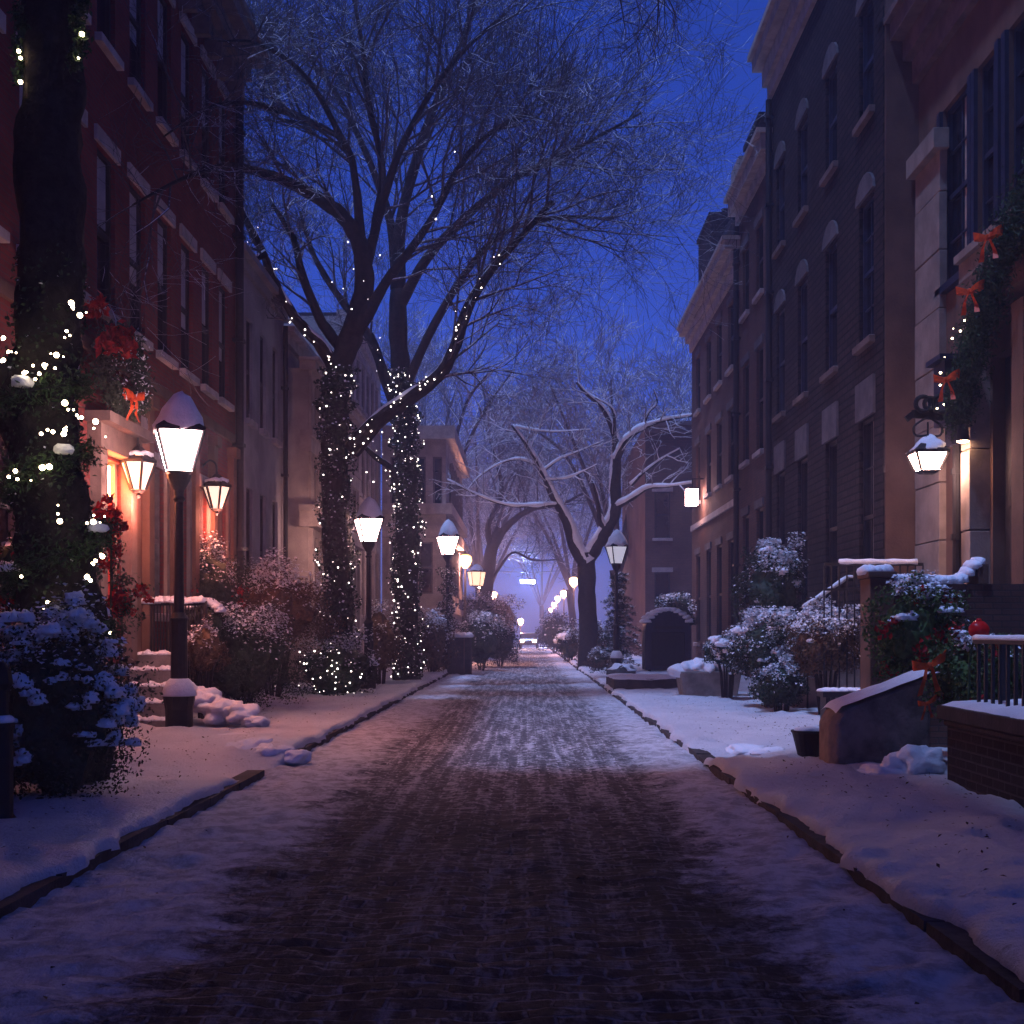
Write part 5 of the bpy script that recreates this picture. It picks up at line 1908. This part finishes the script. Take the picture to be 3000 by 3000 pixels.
# snow heaps
for nm, lab, lst in (
        ('snow_heap', 'long snow heap sloping down right of the near lamp post', [(600, 2045, 18.6, 0.20, 0.25, 0.18), (650, 2075, 18.4, 0.26, 0.25, 0.20), (705, 2085, 18.2, 0.22, 0.22, 0.17), (750, 2110, 18.0, 0.16, 0.18, 0.10), (560, 2030, 18.8, 0.2, 0.22, 0.2)]),
        ('snow_heap', 'smooth snow skirt round the foot of the near lamp', [(525, 2200, 16.8, 0.42, 0.4, 0.2), (470, 2235, 16.2, 0.34, 0.3, 0.12), (600, 2200, 16.5, 0.4, 0.35, 0.14), (680, 2200, 16.2, 0.42, 0.4, 0.15), (620, 2245, 15.4, 0.5, 0.3, 0.10)]),
        ('snow_heap', 'ploughed snow mound at the left gutter by the crossing', [(730, 2250, 14.9, 0.26, 0.30, 0.20), (800, 2258, 14.7, 0.22, 0.26, 0.16), (860, 2262, 14.6, 0.16, 0.2, 0.10), (690, 2240, 15.1, 0.18, 0.2, 0.12)]),
        ('snow_heap', 'snow heap at the foot of the brick planter wall', [(2590, 2260, 12.6, 0.20, 0.16, 0.11), (2640, 2245, 12.6, 0.24, 0.16, 0.17), (2700, 2225, 12.5, 0.2, 0.15, 0.17), (2560, 2275, 12.5, 0.16, 0.12, 0.06)]),
        ('snow_heap', 'dirty snow ridge lying by the half-buried tub', [(2190, 2225, 15.2, 0.22, 0.3, 0.09), (2260, 2240, 14.9, 0.25, 0.25, 0.09), (2340, 2255, 14.5, 0.2, 0.2, 0.07)])):
    q0 = at(lst[0][0], lst[0][1], lst[0][2])
    m = MB()
    for i, (a_, b_, d, rx, ry, rz) in enumerate(lst):
        q = at(a_, b_, d)
        m.blob((q.x, q.y, max(0.10, q.z - rz * 0.25)), rx * 1.2, ry * 1.2, rz, 4, 0.42, 1.5, i * 2.2 + a_, flat=-0.9)
    o = m.build(nm, SNOW, None, smooth=True)
    prop(o, lab, 'snow heap', 'heaps of snow')

# ------------------------------------------------------------------ right foreground
# brick planter wall with railing
WX, WY0, WY1 = 3.95, 7.0, 11.75
wl_ = thing('brick_planter', 'low dark brick planter wall with snow on its coping at the right edge', 'wall', (WX, 10, 0.1))
m = MB()
m.box((WX + 0.05, WY0, -0.02), (WX + 2.6, WY1 - 0.05, 0.70))
m.build('brickwork', BLACKBRICK, wl_)
m = MB()
m.box((WX + 0.02, WY0, 0.702), (WX + 2.63, WY1 - 0.02, 0.76))
m.box((WX - 0.03, WY0, 0.762), (WX + 2.66, WY1 + 0.03, 0.90))
m.build('coping', M('dark_coping', (0.035, 0.03, 0.033), 0.75, 0.3, 5, 0.4, 20), wl_, bevel=0.015)
m = MB()
ny, nx_ = 60, 22
for j in range(ny + 1):
    y = WY0 + (WY1 + 0.02 - WY0) * j / ny
    for i in range(nx_ + 1):
        x = WX - 0.02 + 2.6 * i / nx_
        e = min(1.0, min(i, 2.0) / 2.0 * 0.6 + 0.4) * min(1.0, (ny - j) / 2.0 + 0.35)
        m.v.append((x, y, 0.905 + (0.05 + 0.035 * fbm(x, y, 2.5)) * e + (0.0 if 0 < i < nx_ and j < ny else -0.03)))
for j in range(ny):
    for i in range(nx_):
        a_ = j * (nx_ + 1) + i
        m.f.append((a_, a_ + 1, a_ + nx_ + 2, a_ + nx_ + 1))
m.build('snow', SNOW, wl_, smooth=True)

rl = thing('iron_railing', 'black iron railing with snow-topped handrail standing on the brick planter', 'railing', (WX + 0.25, 10, 0.93))
m = MB()
yA, yB = 7.4, 11.35
xr = WX + 0.22
n = 24
for i in range(n):
    yy = yA + (yB - yA) * i / (n - 1)
    m.bar((xr, yy, 0.92), (xr, yy, 1.49), 0.028, 0.028)
m.build('bars', IRON, rl)
m = MB()
m.bar((xr, yA - 0.05, 1.505), (xr, yB + 0.06, 1.505), 0.07, 0.035)
m.bar((xr, yB + 0.03, 1.505), (xr + 1.6, yB + 0.03, 1.505), 0.07, 0.034)
m.build('handrail', IRON, rl)
m = MB()
for i in range(6):
    m.bar((xr + 0.24 * (i + 1), yB + 0.03, 0.92), (xr + 0.24 * (i + 1), yB + 0.03, 1.487), 0.028, 0.028)
m.build('bars', IRON, rl)
m = MB()
pts = [Vector((xr, yA + (yB + 0.08 - yA) * k / 16, 1.535)) for k in range(17)]
m.tube(pts, [0.032 + 0.006 * math.sin(k * 1.7) for k in range(17)], 8)
m.tube([Vector((xr + 1.6 * k / 8, yB + 0.03, 1.535)) for k in range(9)], 0.032, 8)
m.build('snow', SNOW, rl, smooth=True)

# red bauble and glass bowl on the railing
p = at(2868, 1845, 11.9)
t = thing('red_bauble', 'shiny red bauble with ribbon resting above the snowy handrail', 'bauble', p)
m = MB()
m.blob(p, 0.10, 0.09, 0.09, 3, 0.12, 2.5, 1, flat=-2)
m.lathe(p + Vector((0, 0, 0.08)), [(0.03, 0), (0.02, 0.03)], 8)
m.build('ball', M('gloss_red', (0.50, 0.012, 0.012), 0.25, 0.2, 6, 0.05), t, smooth=True)
m = MB()
m.tube([p + Vector((0.02, 0.1, 0.0)), p + Vector((0.02, 0.3, -0.25)), (p.x, 11.4 + 0.85, 0.3)], 0.012, 6)
m.build('stem', GREEN, t)

# sloped stone cheek block
t = thing('stone_cheek', 'weathered stone block with a rounded end and snow on its sloping top', 'stone block', (3.6, 13.3, 0.1))
A, B2 = at(2418, 2290, 13.2), at(2700, 2230, 13.6)
prof = [(0.0, 0.0), (0.0, 0.62), (0.07, 0.74), (0.16, 0.80), (1.02, 1.10), (1.10, 1.08), (1.10, 0.0)]
m = MB()
x0, y0 = A.x, 13.0
k = len(prof)
wd = 0.62
n = 6
ring = []
for j in range(n + 1):
    s = j / n
    e = math.sin(math.pi * min(s, 1 - s) * 1.0) if False else (1 - 0.10 * (2 * s - 1) ** 8)
    for (u, z) in prof:
        uu = u + (1 - e) * (0.9 if u < 0.3 else 0.0)
        m.v.append((x0 + uu + 0.012 * noise.noise(Vector((u * 4, s * 3, z * 4))), y0 + s * wd + 0.10 * u, z * (1 if u < 0.01 else 1) + (0 if z == 0 else 0.012 * noise.noise(Vector((u * 5, z * 5, s * 2))))))
for j in range(n):
    for i in range(k):
        a_, b_ = j * k + i, j * k + (i + 1) % k
        m.f.append((a_, b_, b_ + k, a_ + k))
m.f.append(tuple(range(k - 1, -1, -1)))
m.f.append(tuple(range(n * k, n * k + k)))
m.build('block', M('stained_stone', (0.19, 0.145, 0.12), 0.85, 0.5, 2.6, 0.7, 22), t, fix=True, bevel=0.03)
m = MB()
for i in range(17):
    for j in range(8):
        u, s = 0.06 + 1.05 * i / 16, -0.02 + 1.04 * j / 7
        z = 0.74 + (u - 0.07) * 0.36 + 0.03
        m.v.append((x0 + u, y0 + s * wd + 0.1 * u, z + (0.05 + 0.03 * fbm(u, s, 3)) * math.sin(math.pi * min(0.97, max(0.03, s))) ** 0.5 - (0.05 if i == 0 else 0)))
for i in range(16):
    for j in range(7):
        a_ = i * 8 + j
        m.f.append((a_, a_ + 1, a_ + 9, a_ + 8))
m.build('snow', SNOW, t, smooth=True)

# half-buried tub
p = at(2368, 2250, 14.2)
t = thing('black_tub', 'small black tub tilted and half buried in pavement snow', 'tub', (p.x, p.y, 0.15))
m = MB()
m.lathe((p.x, p.y, 0.0), [(0.10, 0.0), (0.13, 0.2), (0.185, 0.42), (0.20, 0.44), (0.20, 0.46), (0.17, 0.46)], 18)
m.build('tub', IRON, t)
m = MB()
m.blob((p.x, p.y, 0.45), 0.185, 0.185, 0.05, 3, 0.3, 2, 3)
m.build('snow', SNOW, t, smooth=True)

# brick stoop parapet and pier of the brownstone
t = thing('brick_stoop', 'brown brick stoop with a snow-capped parapet in front of the tan stone house', 'stoop', (4.9, 15.2, 0.1))
PX0, PY = 4.17, 15.0
m = MB()
m.box((PX0 + 0.3, PY, -0.02), (XN - 0.002, PY + 0.35, 2.18))
m.box((PX0 + 1.72, PY + 0.352, -0.02), (XN - 0.002, PY + 3.4, 1.88))
m.build('parapet', BROWNBRICK, t)
m = MB()
m.box((PX0, PY - 0.05, -0.02), (PX0 + 0.297, PY + 0.4, 2.25))
m.box((PX0 - 0.03, PY - 0.08, 2.252), (PX0 + 0.33, PY + 0.43, 2.33))
m.build('pier', BROWNSTONE, t, bevel=0.012)
m = MB()
n = 22
for i in range(n):
    u = i / (n - 1)
    xx = PX0 + (5.55 - PX0) * u
    zz = 2.22 + (0.12 if u < 0.2 else 0.0) + 0.22 * sstep(0.82, 1.0, u)
    m.blob((xx, PY + 0.17, zz), 0.085, 0.22, 0.085, 2, 0.35, 1.4, i * 0.9, flat=-0.5)
m.build('snow', SNOW, t, smooth=True)
m = MB()
m.box((5.5, PY - 0.03, 2.182), (5.62, PY + 0.38, 2.42))
m.build('coping', BROWNSTONE, t)

for k in range(7):
    s2 = MB()
    xa = PX0 + 0.32 + 0.2 * k
    s2.box((xa, PY + 0.46, -0.02), (xa + 0.199, PY + 3.3, 0.24 + 0.235 * k))
    so = s2.build('step', STONE, t, bevel=0.012)
    s3 = MB()
    for j in range(12):
        s3.blob((xa + 0.10, PY + 0.6 + 0.235 * j, 0.24 + 0.235 * k), 0.11, 0.17, 0.05, 2, 0.4, 1.6, j + k * 3.1, flat=-0.05)
    s3.build('snow', SNOW, so, smooth=True)

t = thing('terrace_railing', 'black terrace railing with a strip of snow below the hanging lantern', 'railing', (5.6, 20.3, 1.3))
m = MB()
yy = 20.5
m.bar((4.95, yy, 2.72), (6.6, yy, 2.72), 0.06, 0.05)
m.bar((4.95, yy, 2.30), (6.6, yy, 2.30), 0.04, 0.04)
for i in range(14):
    xx = 4.95 + 1.65 * i / 13
    m.bar((xx, yy, 0.2), (xx, yy, 2.7), 0.022, 0.022)
m.build('bars', IRON, t)
m = MB()
m.tube([Vector((5.2 + 1.3 * k / 10, yy, 2.76)) for k in range(11)], [0.05 + 0.008 * math.sin(k * 2) for k in range(11)], 8)
m.build('snow', SNOW, t, smooth=True)

# handrail of the dark house stoop
t = thing('stair_handrail', 'steep stair handrail under snow beside the tall dark shrub', 'handrail', (5.4, 23, 0.2))
A, B2 = at(2355, 1785, 22.6), at(2483, 1697, 23.4)
m = MB()
m.bar(A, B2, 0.05, 0.06)
m.bar(B2, B2 + Vector((0.75, 0.1, 0)), 0.05, 0.06)
for f in (0.08, 0.36, 0.64, 0.92):
    q = A.lerp(B2, f)
    m.bar((q.x, q.y, 0.1), (q.x, q.y, q.z), 0.03, 0.03)
for f in (0.3, 0.6, 0.95):
    m.bar((B2.x + 0.75 * f, B2.y + 0.1 * f, 0.1), (B2.x + 0.75 * f, B2.y + 0.1 * f, B2.z), 0.03, 0.03)
m.build('rail', IRON, t)
m = MB()
m.tube([A.lerp(B2, k / 8) + Vector((0, 0, 0.045)) for k in range(9)], [0.045 + 0.008 * math.sin(k * 2.1) for k in range(9)], 8)
m.tube([B2 + Vector((0.75 * k / 6, 0.1 * k / 6, 0.045)) for k in range(7)], 0.035, 8)
m.build('snow', SNOW, t, smooth=True)
t = thing('stone_stoop', 'dark stone stoop leading up to the dark brick house', 'stoop', (5.9, 23.6, 0.1))
for k in range(5):
    m = MB()
    m.box((5.0 + 0.22 * k, 22.9, -0.02), (5.22 + 0.22 * k if k < 4 else XR - 0.003, 24.3, 0.45 + 0.28 * k))
    m.build('step', STONES, t)

# snowy bench-like ledges right of the shrubs
t = thing('low_bench', 'dark low bench with snow on its seat behind the stone block', 'bench', (4.3, 18.5, 0.1))
A = at(2460, 1990, 18.5)
m = MB()
m.box((A.x - 0.3, 18.3, 0.62), (A.x + 0.8, 18.7, 0.70))
m.build('seat', DARKWOOD, t)
for xx in (A.x - 0.25, A.x + 0.7):
    m = MB()
    m.box((xx, 18.32, 0.0), (xx + 0.07, 18.68, 0.618))
    m.build('leg', IRON, t)
m = MB()
for i in range(8):
    m.blob((A.x - 0.22 + 0.13 * i, 18.5, 0.70), 0.12, 0.2, 0.06, 2, 0.3, 1.5, i, flat=-0.02)
m.build('snow', SNOW, t, smooth=True)

# stone trough with snow
A = at(2060, 2030, 27.5)
t = thing('stone_trough', 'long dark stone trough brimming with snow on the right pavement', 'planter', (A.x, 27.5, 0.2))
m = MB()
x0, x1 = at(1992, 2000, 27.5).x, at(2150, 2000, 27.5).x
vs = []
for z, g_ in ((0.08, 0.0), (0.72, 0.10)):
    vs += [(x0 - g_ + 0.05, 27.1 - g_, z), (x1 + g_, 27.1 - g_, z), (x1 + g_, 28.0 + g_, z), (x0 - g_ + 0.05, 28.0 + g_, z)]
m.add(vs, [(0, 3, 2, 1), (4, 5, 6, 7), (0, 1, 5, 4), (1, 2, 6, 5), (2, 3, 7, 6), (3, 0, 4, 7)])
m.build('trough', STONE, t, bevel=0.03)
m = MB()
for i in range(7):
    u = i / 6
    m.blob((x0 + (x1 - x0) * u, 27.5, 0.72 + 0.2 * u), 0.24, 0.45, 0.16 + 0.10 * u, 3, 0.4, 1.5, i * 1.3, flat=-0.9)
m.build('snow', SNOW, t, smooth=True)

# raised paving block near the right kerb
A = at(1790, 2020, 33)
t = thing('paving_block', 'raised kerbside paving slab under a sheet of snow', 'paving slab', (3.0, 32, 0.1))
m = MB()
m.box((2.15, 30.5, -0.02), (4.1, 33.6, 0.42))
m.build('slab', KERB, t, bevel=0.05)
m = MB()
for i in range(16):
    for j in range(12):
        x, y = 2.12 + 2.0 * i / 15, 30.45 + 3.2 * j / 11
        ed = 0.0 if 0 < i < 15 and 0 < j < 11 else -0.05
        m.v.append((x, y, 0.46 + 0.03 * fbm(x, y, 1.7) + ed))
for i in range(15):
    for j in range(11):
        a_ = i * 12 + j
        m.f.append((a_, a_ + 12, a_ + 13, a_ + 1))
m.build('snow', SNOW, t, smooth=True)
t = thing('boulder', 'dark boulder dusted with snow at the foot of the frosted lamp', 'boulder', (2.75, 37.5, 0.2))
m = MB()
m.blob((2.75, 36.5, 0.30), 0.42, 0.4, 0.36, 3, 0.5, 1.4, 4, flat=-0.9)
m.build('rock', KERB, t, smooth=True)
m = MB()
m.blob((2.8, 36.5, 0.48), 0.36, 0.33, 0.17, 3, 0.5, 1.5, 8, flat=-0.3)
m.build('snow', SNOW, t, smooth=True)

# domed mailbox
c = at(1952, 1950, 38)
t = thing('domed_mailbox', 'large dark mailbox with a domed snowy top beside the corniced house', 'mailbox', (c.x, 38, 0.4))
w2, hh, z0 = 0.70, 1.22, 0.42
n = 14
prof = [(-w2, 0.0), (-w2, hh)] + [(-w2 * math.cos(math.pi * k / n), hh + 0.62 * math.sin(math.pi * k / n)) for k in range(1, n)] + [(w2, hh), (w2, 0.0)]


def extr(mb, prof, y0, y1, cx, z0, sc=1.0, up=0.0):
    k = len(prof)
    vs = [(cx + a_ * sc, y, z0 + b_ * sc + up) for y in (y0, y1) for a_, b_ in prof]
    mb.add(vs, [tuple(range(k)), tuple(range(2 * k - 1, k - 1, -1))] + [(i, (i + 1) % k, (i + 1) % k + k, i + k) for i in range(k)])


m = MB()
extr(m, prof, 37.5, 38.6, c.x, z0)
m.build('body', NAVY, t, fix=True, bevel=0.03)
m = MB()
extr(m, [(-0.5, 0.12), (-0.5, 1.15), (0.5, 1.15), (0.5, 0.12)], 37.46, 37.498, c.x, z0)
m.build('door', IRON, t, fix=True, bevel=0.01)
m = MB()
m.bar((c.x - 0.46, 37.44, z0 + 1.3), (c.x + 0.46, 37.44, z0 + 1.3), 0.07, 0.09)
m.build('handle', IRON, t)
for sx in (-0.6, 0.55):
    m = MB()
    m.box((c.x + sx, 37.55, 0.1), (c.x + sx + 0.08, 37.65, z0))
    m.build('leg', IRON, t)
m = MB()
for k in range(2, n - 1):
    an = math.pi * k / n
    for yy in (37.6, 37.9, 38.2, 38.5):
        m.blob((c.x - w2 * math.cos(an), yy, z0 + hh + 0.62 * math.sin(an)), 0.16, 0.2, 0.09, 2, 0.45, 1.6, k + yy, flat=-0.4)
m.build('snow', SNOW, t, smooth=True)

# snow-capped box on the left verge
c = at(1345, 1960, 45)
t = thing('utility_box', 'dark square box under a ragged snow cap on the left verge', 'utility box', (c.x, 45, 0.1))
m = MB()
m.box((c.x - 0.42, 44.7, 0.0), (c.x + 0.45, 45.5, 1.42))
m.build('cabinet', KERB, t, bevel=0.03)
m = MB()
m.bar((c.x + 0.2, 44.68, 0.1), (c.x + 0.2, 44.68, 1.35), 0.03, 0.03)
m.build('door_edge', BROWNTRIM, t)
m = MB()
for i in range(5):
    for j in range(4):
        m.blob((c.x - 0.36 + 0.18 * i, 44.75 + 0.22 * j, 1.44), 0.16, 0.18, 0.12, 2, 0.5, 1.7, i * 3 + j, flat=-0.5)
m.build('snow', SNOW, t, smooth=True)

# orange ribbon bows by the stoop
for a_, b_, d, s_, lab in ((2722, 1985, 12.7, 0.20, 'large orange ribbon bow hanging beside the stone block'), (2716, 2080, 12.62, 0.11, 'small orange ribbon bow below the larger one')):
    p = at(a_, b_, d)
    t = thing('ribbon_bow', lab, 'bow', p, 'orange ribbon bows')
    m = MB()
    bow_shape(m, p + Vector((0, 0, s_ * 0.6)), s_ * 0.95, (1, 0.15, 0.25), (-0.15, -1, 0))
    m.build('ribbon', ORANGE, t, smooth=True)

# twigs and dead leaves blown over the snow
r = np.random.RandomState(99)
m = MB()
P = []
for k in range(1500):
    y = 4.5 + 24 * r.rand() ** 1.5
    if r.rand() < 0.4:
        x = r.uniform(-6, KL - 0.3)
        z = left_h(x, y)
    elif r.rand() < 0.75:
        x = r.uniform(KR + 0.4, 4.6)
        z = right_h(x, y)
    else:
        x = r.uniform(KL, KR)
        z = road_h(x, y)
    P.append((x, y, z + 0.012))
m.leaves(np.array(P), np.tile([0, 0, 1.0], (len(P), 1)), 0.035, 0.5, 5, 0.35)
prop(m.build('fallen_leaves', BROWNLEAF), kind='stuff')
